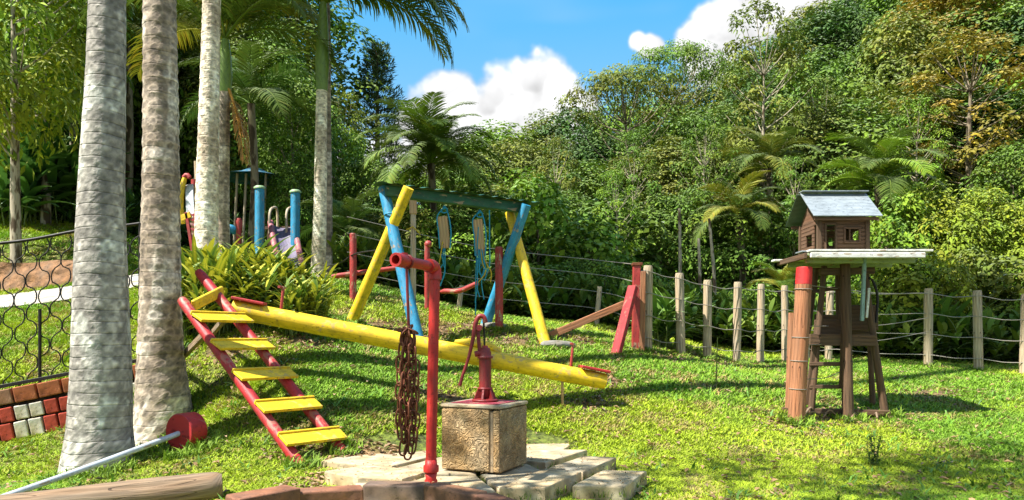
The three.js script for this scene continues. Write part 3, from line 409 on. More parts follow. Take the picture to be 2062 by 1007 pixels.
// ---------- red posts and rails behind the swing ----------
(function redPosts() {
  const post = (px, py0, py1, d, r, label) => { const b = gnd(px, d), t = thing('red_post', label, 'post', b, 'red posts behind the swing frame'); const h = Y(py0, d) - b.y; mesh('shaft', tube([V(0, -0.1, 0), V(0.0, h - 0.02, 0), V(0, h, 0)], [r, r, r * 0.8], 16, { wob: 0.03 }), MAT.redRail, t); return t; };
  post(711, 470, 605, 13.2, 0.062, 'red post beside the yellow swing leg'); const p2 = post(860, 490, 600, 13.6, 0.05, 'red post with a rounded knob seen under the swing beam'); mesh('knob', new THREE.SphereGeometry(0.07, 16, 12).translate(0.02, Y(492, 13.6) - p2.position.y, 0), MAT.redRail, p2); post(1005, 497, 665, 12.6, 0.068, 'red post beside the teal blue swing leg');
  const rail = (a, b, label, sag = 0) => { const m = mesh('red_rail', tube([a, a.clone().lerp(b, 0.1), a.clone().lerp(b, 0.5).add(V(0, -sag, 0)), b], [0.03, 0.045, 0.045, 0.04], 12, { step: 0.08 }), MAT.redRail); tag(m, label, 'rail'); };
  rail(P(667, 557, 13.25), P(803, 539, 13.5), 'red wooden rail fixed across the post by the yellow swing leg'); rail(P(888, 588, 13.5), P(962, 570, 13.0), 'curved red rail end between two red posts', 0.06);
  const cable = (pts, label) => tag(mesh('cable', tube(pts, 0.014, 6, { step: 0.1 }), MAT.iron), label, 'cable'); cable([P(655, 537, 14.7), P(690, 527, 13.4), P(711, 513, 13.1), P(765, 503, 12.2)], 'dark cable slung from the palm to the red post and swing leg');
  cable([P(905, 585, 13.4), P(950, 572, 13.2), P(990, 545, 12.7), P(1003, 535, 12.6)], 'dark cable sagging to the red post by the teal leg');
  const b = gnd(832, 14.2), t = thing('pale_pole', 'pale weathered pole with a wooden cap beyond the swing', 'pole', b), h = Y(430, 14.2) - b.y; mesh('shaft', tube([V(0, -0.1, 0), V(0, h, 0)], [0.055, 0.05], 14, { wob: 0.04 }), MAT.woodWhite, t); mesh('cap', beam(V(0, h - 0.02, 0), V(0, h + 0.28, 0), 0.13, 0.13, 0.02), MAT.woodPale, t); mesh('tie', tube([V(-0.12, h - 0.32, 0.06), V(0, h - 0.26, 0.075), V(0.14, h - 0.4, 0.06)], 0.012, 6), MAT.ropeYellow, t);
})();
// ---------- red braced post ----------
(function bracePost() {
  const b = gnd(1283, 12.35), t = thing('braced_red_post', 'red corner post with a leaning red strut and long diagonal rail', 'post', b), d = 12.35, h = Y(535, d) - b.y;
  mesh('post', [beam(V(-0.03, -0.1, 0), V(-0.01, h, 0), 0.12, 0.12, 0.01)], MAT.redRail, t); mesh('twin_post', beam(V(0.07, -0.1, 0.03), V(0.09, h - 0.1, 0.03), 0.07, 0.09, 0.01), MAT.woodRed, t); mesh('cap', move(box(0.17, 0.05, 0.15, 0.01), 0, h + 0.02, 0), MAT.rust, t);
  const f = gnd(1239, 11.75), top = P(1275, 577, 12.2); mesh('strut', beam(V(f.x, f.y - 0.03, f.z).sub(b), top.sub(b), 0.15, 0.1, 0.012), paint(0.34, 0.02, 0.024, 0.8, 0.5), t);
  const e = P(1107, 676, 12.4), e2 = P(1258, 612, 12.55); mesh('diagonal_rail', beam(e.sub(b), e2.sub(b), 0.07, 0.12, 0.01), MAT.woodRed, t);
})();
// ---------- post and wire fence ----------
(function wireFence() {
  const t = thing('wire_fence', 'fence of grey timber posts strung with barbed wire before the jungle', 'fence');
  const posts = [[1305, 535, 12.5, 0.082], [1368, 550, 12.75, 0.074], [1425, 564, 13.0, 0.074], [1486, 568, 13.2, 0.072], [1533, 572, 13.6, 0.066], [1580, 575, 14.0, 0.062], [1624, 577, 14.2, 0.06], [1672, 578, 14.3, 0.068], [1870, 581, 13.4, 0.074], [1968, 585, 13.0, 0.074], [2066, 592, 12.7, 0.076], [2180, 596, 12.4, 0.076]];
  const tops = posts.map(([px, py, d, r], i) => {
    const b = gnd(px, d), top = P(px, py, d), ln = [0.02, -0.03, 0.01, 0.03, 0.02, -0.01, 0, 0.04, 0.01, -0.02, 0.03, 0][i]; const a = V(b.x - ln, b.y - 0.12, b.z);
    mesh('post', tube([a, a.clone().lerp(top, 0.5), top.clone().add(V(0, -0.012, 0)), top], [r * 1.05, r, r * 0.98, r * 0.86], 16, { step: 0.05, ring: (v, an) => 0.012 * (fbm(an * 1.6 + i, v * 3, 3, 41 + i) - 0.5) }), [MAT.woodPost, MAT.woodGrey, MAT.woodPost, MAT.woodPost][i % 4], t);
    return { a: V(b.x, b.y, b.z + r * 1.05), h: top.y - b.y, top };
  });
  const r = rngOf(88);
  for (const hh of [0.16, 0.42, 0.68, 0.93]) {
    const pts = []; tops.forEach((p, i) => { pts.push(V(p.a.x, p.a.y + p.h * hh, p.a.z)); if (i < tops.length - 1) { const q = tops[i + 1]; pts.push(V((p.a.x + q.a.x) / 2, (p.a.y + q.a.y) / 2 + (p.h + q.h) / 2 * hh - 0.02 - 0.03 * r(), (p.a.z + q.a.z) / 2)); } });
    pts.unshift(P(1290, 0, 12.35).setY(pts[0].y)); mesh('wire', tube(pts, 0.0075, 5, { step: 0.15 }), MAT.wire, t);
  }
  // the far run behind the swing
  const t2 = thing('rear_wire_fence', 'older wire fence with a leaning pale stake behind the swing', 'fence'), w = [[700, 13.8], [960, 15], [1208, 15.4], [1290, 12.8]].map(([px, d]) => gnd(px, d));
  const pp = [[930, 575, 15.0], [1208, 577, 15.2]]; for (const [px, py, d] of pp) { const b = gnd(px - 8, d); mesh('post', tube([V(b.x, b.y - 0.1, b.z), P(px, py, d)], [0.055, 0.048], 12, { wob: 0.05 }), MAT.woodWhite, t2); }
  for (const h of [0.35, 0.7, 1.05, 1.35]) mesh('wire', tube(w.map((q, i) => V(q.x, q.y + h * (i === 3 ? 1.05 : 1), q.z + 0.05)), 0.0075, 5, { step: 0.3 }), MAT.wire, t2);
})();
(function stake() { const b = gnd(1442, 10.5); tag(mesh('thin_stake', tube([V(b.x, b.y - 0.03, b.z), V(b.x + 0.02, b.y + 0.68, b.z)], [0.009, 0.007], 6), MAT.stem), 'thin upright stick standing alone in the lawn', 'stick'); })();
// ---------- red-capped post and its wires ----------
(function cappedPost() {
  const d = 9.35, b = gnd(1603, d), t = thing('capped_post', 'thick brown timber post with a bright red painted top beside the wooden tower', 'post', b), top = P(1620, 538, d).sub(b), L = top.clone(), R = 0.1, cut = 0.89;
  const sh = top.clone().multiplyScalar(cut);
  mesh('shaft', tube([V(0, -0.1, 0), sh.clone().multiplyScalar(0.5), sh], [R * 1.05, R, R * 0.97], 20, { step: 0.06, ring: (v, an) => 0.012 * (fbm(an * 1.6, v * 2.5, 3, 71) - 0.5) }), MAT.woodRed, t); mesh('red_cap', tube([sh, top.clone().add(V(0, -0.012, 0)), top], [R * 0.985, R * 0.98, R * 0.9], 20), paint(0.62, 0.02, 0.02, 0.6), t);
  const b2 = gnd(1588, 9.75), t2 = thing('leaning_pole', 'slim brown pole leaning behind the red topped post', 'pole', b2); mesh('shaft', tube([V(0, -0.08, 0), P(1594, 630, 9.75).sub(b2)], [0.05, 0.042], 12, { wob: 0.05 }), MAT.woodRed, t2);
  const s = thing('loose_wires', 'sagging barbed wires strung past the tower from the red topped post', 'wire'), e = [1870, 13.3];
  for (const [h, px1, py1, d1, sag] of [[0.88, 1870, 590, 13.3, 0.05], [0.62, 1870, 640, 13.3, 0.06], [0.5, 1870, 668, 13.3, 0.05], [0.28, 1700, 745, 10.0, 0.04]]) { const a = b.clone().add(top.clone().multiplyScalar(h)).add(V(R, 0, 0.02)), q = P(px1, py1, d1); mesh('wire', tube([a, a.clone().lerp(q, 0.5).add(V(0, -sag, 0)), q], 0.0055, 5, { step: 0.1 }), MAT.wire, s); }
  for (const h of [0.86, 0.55, 0.4, 0.22]) { const c = top.clone().multiplyScalar(h), loop = []; for (let k = 0; k <= 12; k++) loop.push(V(c.x + Math.cos(k / 6 * Math.PI) * (R + 0.006), c.y + (k / 12 - 0.5) * 0.02, c.z + Math.sin(k / 6 * Math.PI) * (R + 0.006))); mesh('wire_band', tube(loop, 0.005, 5), MAT.wire, t); }
})();
// ---------- tower ----------
(function tower() {
  const base = gnd(1690, 9.8), t = thing('wooden_tower', 'dark timber tower on splayed legs carrying a pale platform', 'tower', base), m = MAT.woodDark, q = (px, py, d) => P(px, py, d).sub(base), g = (px, d, dy = -0.05) => { const p = gnd(px, d); p.y += dy; return p.sub(base); };
  const leg = (a, b, w) => mesh('leg', tube([a, a.clone().lerp(b, 0.5), b], [w * 1.1, w, w * 0.95], 12, { wob: 0.06, step: 0.1 }), m, t);
  leg(g(1708, 9.55), q(1702, 532, 9.65), 0.066); leg(g(1784, 9.7), q(1737, 536, 9.75), 0.046); leg(g(1632, 9.7), q(1660, 536, 9.75), 0.04); leg(g(1606, 10.2), q(1645, 536, 10.1), 0.038); leg(q(1694, 660, 10.1), q(1690, 536, 10.1), 0.06); leg(g(1758, 10.2), q(1745, 536, 10.1), 0.036);
  for (const [a, b, w, h] of [[[1576, 826, 9.75], [1792, 832, 9.6], 0.07, 0.07], [[1630, 684, 9.65], [1764, 686, 9.65], 0.05, 0.15], [[1640, 655, 10.1], [1760, 660, 10.1], 0.05, 0.3], [[1620, 590, 10.0], [1700, 578, 10.0], 0.05, 0.05], [[1650, 548, 9.7], [1760, 545, 9.7], 0.07, 0.09], [[1640, 545, 10.1], [1755, 545, 10.1], 0.07, 0.09]]) mesh('cross_beam', beam(q(...a), q(...b), w, h, 0.008), m, t);
  mesh('back_board', beam(q(1714, 640, 9.9), q(1768, 640, 9.9), 0.04, 0.34, 0.01), m, t); mesh('back_board', beam(q(1640, 664, 9.8), q(1700, 664, 9.8), 0.04, 0.26, 0.01), m, t);
  for (const py of [733, 779]) mesh('ladder_rung', beam(q(1630, py, 9.7), q(1698, py, 9.66), 0.05, 0.05, 0.008), m, t); mesh('ladder_rail', beam(q(1640, 690, 9.7), q(1624, 815, 9.75), 0.05, 0.05), m, t); mesh('ladder_rail', beam(q(1697, 690, 9.62), q(1694, 782, 9.64), 0.04, 0.05), m, t);
  mesh('hoop', tube([q(1764, 650, 9.75), q(1766, 590, 9.75), q(1752, 560, 9.75), q(1742, 575, 9.75)], 0.018, 8, { step: 0.04 }), MAT.iron, t);
  mesh('pale_strut', beam(q(1741, 520, 9.4), q(1736, 646, 9.5), 0.045, 0.04, 0.006), M(rgb(0.28, 0.42, 0.42), 0.6, { map: paintTex }), t); mesh('pale_strut', beam(q(1750, 580, 9.6), q(1745, 640, 9.6), 0.03, 0.03), MAT.white, t);
  // platform: sheet over a beam frame
  const y = Y(507, 9.2) - base.y, x0 = 3.66 - base.x, x1 = 5.14 - base.x, z0 = -9.2 - base.z, z1 = -10.15 - base.z;
  mesh('platform_deck', move(box(x1 - x0, 0.035, z0 - z1, 0.006), (x0 + x1) / 2, y - 0.03, (z0 + z1) / 2), MAT.platform, t);
  mesh('edge_sheet', move(box(x1 - x0 + 0.04, 0.028, 0.14, 0.006), (x0 + x1) / 2 + 0.02, y + 0.012, z0 - 0.02), MAT.white, t); mesh('edge_fascia', move(box(x1 - x0 - 0.06, 0.075, 0.04, 0.016), (x0 + x1) / 2 - 0.02, y - 0.045, z0 + 0.03), MAT.white, t);
  mesh('side_fascia', move(box(0.04, 0.07, z0 - z1, 0.008), x0 - 0.03, y - 0.05, (z0 + z1) / 2), MAT.woodDark, t); mesh('side_sheet', move(box(0.12, 0.02, 0.22, 0.006), x0 + 0.0, y + 0.012, z0 - 0.16), MAT.zinc, t); mesh('corner_sheet', move(box(0.22, 0.03, 0.12, 0.008), x0 - 0.02, y - 0.02, z1 + 0.06), MAT.white, t);
  for (const zz of [z0 - 0.22, z1 + 0.15]) mesh('joist', move(box(x1 - x0 - 0.1, 0.07, 0.06, 0.006), (x0 + x1) / 2, y - 0.085, zz), MAT.platform, t);
  // litter and nails along the deck's side edge
  const roots = []; const r = rngOf(9); for (let k = 0; k < 9; k++) { const px = 1580 + 210 * r(), a = g(px, 9.6, 0.02), b = a.clone().add(V((r() - 0.5) * 0.5, 0.0, (r() - 0.5) * 0.3)); roots.push(tube([a.clone().add(V(0, 0.02, 0)), a.clone().lerp(b, 0.5).add(V(0, 0.05 + 0.06 * r(), 0)), b], 0.009 + 0.008 * r(), 6, { step: 0.05 })); } mesh('vine_stems', roots, MAT.woodLog, t);

  // toy house on the platform
  const hy = base.y + y + 0.026, hb = V(4.19, hy, -9.72), h = thing('toy_house', 'small plank house with a zinc gable roof on the tower platform', 'toy house', hb), W = 0.6, D = 0.58, H = 0.4;
  const wallRow = (name, x0, x1, z, skip, side) => { const n = 8, ph = H / n; for (let k = 0; k < n; k++) { const yy = ph * (k + 0.5); let segs = [[x0, x1]]; for (const [a, b, lo, hi] of skip) if (yy > lo && yy < hi) segs = segs.flatMap(([p, q]) => [[p, Math.min(q, a)], [Math.max(p, b), q]]).filter(([p, q]) => q - p > 0.015); for (const [p, q] of segs) { const len = q - p; mesh('plank', side ? move(box(0.022, ph - 0.004, len, 0.004), z, yy, (p + q) / 2) : move(box(len, ph - 0.004, 0.022, 0.004), (p + q) / 2, yy, z), MAT.woodPlank, h); } } };
  wallRow('front', -W / 2, W / 2, D / 2, [[-W / 2 + 0.08, -W / 2 + 0.2, -1, 0.34], [-W / 2 + 0.32, -W / 2 + 0.5, 0.13, 0.29]]); wallRow('back', -W / 2, W / 2, -D / 2, [[0.06, 0.12, 0.15, 0.27]]); wallRow('side', -D / 2, D / 2, -W / 2, [[-0.12, 0.08, 0.1, 0.26], [0.14, 0.25, -1, 0.34]], true); wallRow('side', -D / 2, D / 2, W / 2, [[-0.1, 0.1, 0.13, 0.29]], true);
  for (const [sx, sz] of [[-1, 1], [1, 1], [-1, -1], [1, -1]]) mesh('corner_post', move(box(0.055, H + 0.02, 0.055, 0.006), sx * (W / 2 + 0.004), H / 2, sz * (D / 2 + 0.004)), MAT.woodDark, h);
  const fx = -W / 2 + 0.41; mesh('window_frame', [move(box(0.21, 0.02, 0.03, 0.004), fx, 0.3, D / 2 + 0.012), move(box(0.21, 0.02, 0.03, 0.004), fx, 0.118, D / 2 + 0.012), move(box(0.02, 0.162, 0.03, 0.004), fx - 0.095, 0.209, D / 2 + 0.012), move(box(0.02, 0.162, 0.03, 0.004), fx + 0.095, 0.209, D / 2 + 0.012), move(box(0.012, 0.162, 0.018, 0.003), fx - 0.03, 0.209, D / 2 + 0.012)], MAT.woodPlank, h);
  mesh('door_frame', [move(box(0.022, 0.34, 0.03, 0.004), -W / 2 + 0.074, 0.17, D / 2 + 0.012), move(box(0.022, 0.34, 0.03, 0.004), -W / 2 + 0.206, 0.17, D / 2 + 0.012), move(box(0.154, 0.022, 0.03, 0.004), -W / 2 + 0.14, 0.351, D / 2 + 0.012)], MAT.woodDark, h);
  mesh('porch_post', move(box(0.045, H, 0.045, 0.006), W / 2 + 0.16, H / 2, -0.1), MAT.woodPlank, h);
  const rz = 0.44, ry = 0.36, e0 = V(0, H + 0.03, rz), rd = V(0, H + 0.03 + ry, 0), e1 = V(0, H + 0.03, -rz), sheet = (a, b, mt, nm) => { const d = b.clone().sub(a), L = d.length(), gm = box(0.86, 0.014, L, 0.003), fr = frame(d); fr.setPosition(a.clone().lerp(b, 0.5).add(V(0.0, 0, 0))); mesh(nm, gm.applyMatrix4(fr), mt, h); };
  sheet(e0, rd, MAT.zinc, 'roof_sheet'); sheet(V(-0.03, H + 0.03, -rz), V(-0.03, H + 0.02 + ry, -0.02), M(rgb(0.06, 0.1, 0.06), 0.5, { map: paintTex, metalness: 0.2 }), 'roof_sheet');
  mesh('ridge_cap', [beam(V(-0.43, H + ry + 0.052, 0.02), V(0.43, H + ry + 0.052, 0.02), 0.13, 0.014, 0.003)], MAT.zinc, h);
  for (const sx of [-1, 1]) { const s = new THREE.Shape([new THREE.Vector2(-D / 2, 0), new THREE.Vector2(D / 2, 0), new THREE.Vector2(0, 0.29)]), gm = new THREE.ExtrudeGeometry(s, { depth: 0.02, bevelEnabled: false }); gm.rotateY(Math.PI / 2); gm.translate(sx * W / 2 - 0.01, H + 0.002, 0); mesh('gable', boxUV(gm), MAT.woodPlank, h); }
  mesh('rafter', [beam(V(-0.4, H + 0.005, rz - 0.05), V(0.4, H + 0.005, rz - 0.05), 0.03, 0.04), beam(V(-0.4, H + 0.005, -rz + 0.05), V(0.4, H + 0.005, -rz + 0.05), 0.03, 0.04)], MAT.woodPlank, h);
})();
// ---------- iron fence on the brick plinth ----------
(function ironFence() {
  const a = V(X(-120, 9.1), 0, -9.1), b = V(X(345, 9.75), 0, -9.75), L = a.distanceTo(b), u = b.clone().sub(a).normalize(), slope = 0.2, y0 = -0.2, s0 = (-6.32 - a.x) / u.x, head = Math.atan2(-u.z, u.x);
  const at2 = (s, h, off = 0) => V(a.x + u.x * s - u.z * off, y0 + 0.1 + slope * (s - s0) + h, a.z + u.z * s + u.x * off);
  const plinth = thing('brick_plinth', 'low wall of red and white painted blocks under the iron fence', 'wall'), r = rngOf(61), rows = [[0, 0.235], [0.235, 0.2], [0.455, 0.21]], bw = 0.15;
  const core = beam(at2(0, 0.3, -0.03), at2(L, 0.3, -0.03), 0.1, 0.66, 0.01); mesh('mortar', core, M(rgb(0.08, 0.05, 0.03), 1, { map: soilTex }), plinth);
  const wide = { 0: 0.165, 1: 0.165, 2: 0.27 };
  rows.forEach(([h0, hh], k) => { const w = wide[k], n = Math.floor(L / w); for (let i = 0; i < n; i++) { const s = (i + 0.5) * w, g = new RoundedBoxGeometry(w - 0.016 - 0.008 * r(), hh - 0.02 - 0.01 * r(), 0.14, 3, 0.014), p = g.attributes.position; for (let q = 0; q < p.count; q++) { const e = fbm(p.getX(q) * 14 + i * 3, p.getY(q) * 14 + p.getZ(q) * 6, 3, 7 + k) - 0.5; p.setXYZ(q, p.getX(q) * (1 + 0.1 * e), p.getY(q) * (1 + 0.14 * e), p.getZ(q) * (1 + 0.2 * e)); } g.computeVertexNormals(); const band = k === 2 ? 0 : (Math.floor((s - s0 + 10.06) / 0.33) % 2); const m = mesh('block', boxUV(g), k === 2 ? (r() < 0.6 ? MAT.brickOrange : MAT.brick2) : band ? MAT.brickWhite : MAT.brickRed, plinth); m.position.copy(at2(s, h0 + hh / 2, 0.035 + 0.012 * r())); m.rotation.set(0, head, 0); m.rotateZ(Math.atan(slope) + (r() - 0.5) * 0.04); } });
  const f = thing('iron_fence', 'black wrought iron fence of curling honeycomb bars on the painted block wall', 'fence'), H0 = 0.7, H1 = 2.48;
  mesh('bottom_rail', beam(at2(0, H0, 0.02), at2(L, H0, 0.02), 0.045, 0.045, 0.006), MAT.iron, f);
  const tp = []; for (let s = 0; s <= L + 0.01; s += L / 60) tp.push(at2(s, H1 + 0.012 * Math.sin(s * 5), 0.02)); mesh('top_rail', tube(tp, 0.02, 8), MAT.iron, f);
  for (const s of [s0 - 0.6, s0 + 0.4, s0 + 1.55, s0 + 2.25]) if (s > 0 && s < L) mesh('post', tube([at2(s, H0 - 0.05, 0.02), at2(s, H1 - (Math.abs(s - s0 - 0.4) < 0.1 ? 0.9 : 0), 0.02)], 0.02, 8), MAT.iron, f);
  const cw = 0.265, ch = 0.42, n = Math.floor(L / (cw / 2));   // neighbouring bars bend apart and together: rounded cells
  for (let i = 0; i <= n; i++) { const pts = [], ph = i % 2 ? 1 : -1, jit = (r() - 0.5) * 0.02, cut = H1 - 0.02; for (let h = H0; h <= cut; h += 0.035) { const w = Math.sin((h - H0 - 0.1 + jit) / ch * 2 * Math.PI), q = Math.sign(w) * Math.pow(Math.abs(w), 0.45); pts.push(at2((i + 0.5) * cw / 2 + ph * q * (cw / 4 - 0.008) + 0.034 * (vn(i * 3.1, h * 3, 5) - 0.5), h, 0.02 + 0.012 * (vn(i, h * 3, 8) - 0.5))); } mesh('wavy_bar', tube(pts, 0.0085, 6), MAT.iron, f); }
})();
// ---------- playground pieces beyond the shrubs ----------
(function slide() {
  const d = 17, t = thing('slide', 'purple slide with pink sides between two turquoise posts', 'slide', gnd(560, d)), b = t.position, q = (px, py, dd) => P(px, py, dd).sub(b);
  const top = [q(548, 452, 17.6), q(590, 456, 17.6)], bot = [q(566, 540, 16.2), q(606, 540, 16.2)]; top[0].x += 0; 
  const chute = []; { const pos = [], uv = [], idx = [], n = 24; for (let i = 0; i <= n; i++) for (let k = 0; k <= 6; k++) { const s = i / n, p = top[0].clone().lerp(bot[0], s).lerp(top[1].clone().lerp(bot[1], s), k / 6); p.y += -0.06 * Math.sin(k / 6 * Math.PI) - 0.1 * Math.sin(s * Math.PI); pos.push(p.x, p.y, p.z); uv.push(k * 0.1, s * 2); } for (let i = 0; i < n; i++) for (let k = 0; k < 6; k++) { const p = i * 7 + k, r = p + 7; idx.push(p, p + 1, r, p + 1, r + 1, r); } const g = new THREE.BufferGeometry(); g.setAttribute('position', new THREE.Float32BufferAttribute(pos, 3)); g.setAttribute('uv', new THREE.Float32BufferAttribute(uv, 2)); g.setIndex(idx); g.computeVertexNormals(); mesh('chute', g, MAT.purple, t); }
  for (const k of [0, 1]) { const pts = []; for (let i = 0; i <= 12; i++) { const s = i / 12, p = top[k].clone().lerp(bot[k], s); p.y += -0.1 * Math.sin(s * Math.PI) + 0.06; p.x += (k ? 1 : -1) * 0.04; pts.push(p); } mesh('side_board', tube(pts, 0.07, 8), MAT.pink, t); }
  for (const [px, py, sx] of [[522, 378, 1], [594, 386, 1]]) { const f = gnd(px, 17.2), a = V(f.x, f.y - 0.1, f.z).sub(b), h = q(px, py, 17.2); h.x = a.x + 0.01; mesh('post', tube([a, h], 0.105, 20), MAT.blue, t); mesh('post_cap', tube([h.clone().add(V(0, -0.03, 0)), h.clone().add(V(0, 0.005, 0)), h.clone().add(V(0, 0.04, 0))], [0.13, 0.135, 0.09], 20), paint(0.25, 0.4, 0.2), t); }
  for (const px of [543, 577]) mesh('hand_rail', tube([q(px, 470, 17.5), q(px, 430, 17.5), q(px + 4, 420, 17.7), q(px + 14, 420, 18), q(px + 16, 470, 18)], 0.03, 8, { step: 0.08 }), MAT.woodWhite, t);
  mesh('deck', beam(q(540, 462, 17.9), q(600, 462, 17.9), 0.5, 0.08), MAT.woodDark, t); for (const px of [542, 598]) { const f = gnd(px, 18).sub(b); mesh('deck_leg', beam(f, V(f.x, q(px, 462, 18).y, f.z), 0.08, 0.08), MAT.woodDark, t); }
})();
(function canopy() {
  const d = 20, f = gnd(505, d), t = thing('parasol_roof', 'dark blue thatched parasol roof in the shade behind the slide', 'parasol', f), c = P(513, 334, d).sub(f), e = Y(360, d) - f.y, n = 10, R = 0.95;
  for (let k = 0; k < n; k++) { const a0 = k / n * 2 * Math.PI, a1 = (k + 1) / n * 2 * Math.PI, pos = [], add = (p) => pos.push(p.x, p.y, p.z), A = V(c.x + Math.cos(a0) * R, e, c.z + Math.sin(a0) * R), B = V(c.x + Math.cos(a1) * R, e, c.z + Math.sin(a1) * R), m = A.clone().lerp(c, 0.5).add(V(0, -0.05, 0)), m2 = B.clone().lerp(c, 0.5).add(V(0, -0.05, 0)); add(A); add(m); add(B); add(B); add(m); add(m2); add(m); add(c); add(m2); const g = new THREE.BufferGeometry(); g.setAttribute('position', new THREE.Float32BufferAttribute(pos, 3)); g.computeVertexNormals(); mesh('roof_panel', boxUV(g), MAT.canopy, t); }
  mesh('pole', tube([V(c.x, -0.1, c.z), c], 0.05, 10), MAT.woodDark, t);
  for (const px of [470, 488, 528]) { const s = gnd(px, 19.6).sub(f); mesh('roof_post', tube([V(s.x, -0.1 + s.y, s.z), V(s.x + 0.1, e + 0.05, s.z)], 0.035, 8), MAT.woodGrey, t); }
})();
(function helter() {
  const d = 16.5, f = gnd(385, d), t = thing('curved_slide', 'yellow and white curved slide beside a red lattice panel', 'slide', f), q = (px, py, dd = d) => P(px, py, dd).sub(f);
  mesh('side_board', tube([q(372, 358), q(365, 385), q(362, 415), q(366, 450)], [0.05, 0.07, 0.08, 0.08], 10, { step: 0.08 }), MAT.yellow, t); mesh('chute', beam(q(381, 372, 16.6), q(384, 440, 16.3), 0.18, 0.04, 0.01, V(0, 0, 1)), MAT.pipeGrey, t); mesh('finial', tube([q(370, 358), q(376, 352), q(382, 358)], 0.05, 10, { step: 0.04 }), MAT.redRail, t);
  const g1 = gnd(392, 16.7).sub(f); mesh('post', tube([V(g1.x, g1.y - 0.1, g1.z), q(392, 362, 16.7)], 0.07, 12), MAT.woodPale, t); mesh('post', tube([V(g1.x + 0.06, g1.y - 0.1, g1.z - 0.2), q(396, 325, 16.9)], 0.06, 12), MAT.woodGrey, t); mesh('post_band', tube([q(392, 362, 16.7), q(392, 374, 16.7)], 0.078, 12), MAT.redRail, t);
  const lf = gnd(380, 15.6), l = thing('red_lattice', 'leaning red slatted panel behind the shrubs', 'lattice', lf), lq = (px, py) => P(px, py, 15.6).sub(lf); for (let k = 0; k < 9; k++) mesh('slat', beam(lq(376 + k * 1.6, 430 + k * 10), lq(392 + k * 0.8, 434 + k * 10), 0.03, 0.05), k % 2 ? MAT.redRail : MAT.pink, l); mesh('frame_bar', beam(lq(375, 428), lq(390, 520), 0.06, 0.06), MAT.redRail, l); mesh('frame_bar', beam(lq(392, 430), lq(402, 520), 0.06, 0.06), MAT.redRail, l); mesh('top_board', beam(lq(364, 440), lq(384, 432), 0.06, 0.12), MAT.yellow, l);
  const h = gnd(480, 17.3), s = thing('red_spring_post', 'small red knobbed post beside the turquoise post', 'post', h), sq = (px, py) => P(px, py, 17.3).sub(h); mesh('shaft', tube([V(0, -0.1, 0), sq(481, 462), sq(481, 448), sq(480, 440)], [0.05, 0.06, 0.09, 0.06], 14), MAT.redRail, s);
  const k = gnd(462, 17.6), b = thing('blue_rocker', 'small blue rocking toy half hidden by the palms', 'rocking toy', k), bq = (px, py) => P(px, py, 17.6).sub(k); mesh('body', tube([bq(456, 470), bq(464, 462), bq(474, 466)], [0.1, 0.13, 0.08], 12, { step: 0.05 }), MAT.blue, b); mesh('spring', tube([V(0, -0.05, 0), bq(464, 464)], 0.05, 10), MAT.iron, b);
})();
// ---------- foliage ----------
class Soup {                                                        // triangles with colour
  constructor() { this.p = []; this.c = []; this.i = []; this.n = []; }
  leaf(o, dir, nor, len, wid, col, fold = 0.25) {                    // folded diamond: 4 points, 2 faces
    const s = dir.clone().cross(nor).normalize(), k = this.p.length / 3, q = (a, b, c) => this.p.push(o.x + dir.x * a + s.x * b + nor.x * c, o.y + dir.y * a + s.y * b + nor.y * c, o.z + dir.z * a + s.z * b + nor.z * c);
    q(0, 0, 0); q(len * 0.45, wid / 2, fold * wid * 0.5); q(len, 0, -fold * wid * 0.6); q(len * 0.45, -wid / 2, fold * wid * 0.5);
    for (let j = 0; j < 4; j++) { this.c.push(...col); this.n.push(nor.x, nor.y, nor.z); } this.i.push(k, k + 1, k + 2, k, k + 2, k + 3);
  }
  blade(pts, wid, nor, col, col2, midCol) {                                   // strip along points, tapering at both ends
    const n = pts.length, k = this.p.length / 3;
    for (let j = 0; j < n; j++) { const t = j / (n - 1), d = pts[Math.min(n - 1, j + 1)].clone().sub(pts[Math.max(0, j - 1)]).normalize(), s = d.clone().cross(nor).normalize(), w = wid * Math.pow(Math.sin(Math.PI * clamp(0.06 + t * 0.94, 0, 0.985)), 0.7) / 2, nn = s.clone().cross(d).normalize(); if (nn.dot(nor) < 0) nn.negate(); const c = [0, 1, 2].map((q) => lerp(col[q], col2[q], t)); for (const e of [-1, 0, 1]) { this.p.push(pts[j].x + s.x * w * e + nn.x * (e ? 0.14 * wid * 0.5 : 0), pts[j].y + s.y * w * e + nn.y * (e ? 0.14 * wid * 0.5 : 0), pts[j].z + s.z * w * e + nn.z * (e ? 0.14 * wid * 0.5 : 0)); this.c.push(...(e === 0 && midCol ? midCol : c)); this.n.push(nn.x, nn.y, nn.z); } }
    for (let j = 0; j < n - 1; j++) for (const e of [0, 1]) { const a = k + j * 3 + e; this.i.push(a, a + 1, a + 3, a + 1, a + 4, a + 3); }
  }
  build() { const g = new THREE.BufferGeometry(); g.setAttribute('position', new THREE.Float32BufferAttribute(this.p, 3)); g.setAttribute('color', new THREE.Float32BufferAttribute(this.c, 3)); g.setAttribute('normal', new THREE.Float32BufferAttribute(this.n, 3)); g.setIndex(this.i); return g; }
}
const rdir = (r) => { const z = r() * 2 - 1, a = r() * 2 * Math.PI, s = Math.sqrt(1 - z * z); return V(s * Math.cos(a), z, s * Math.sin(a)); };
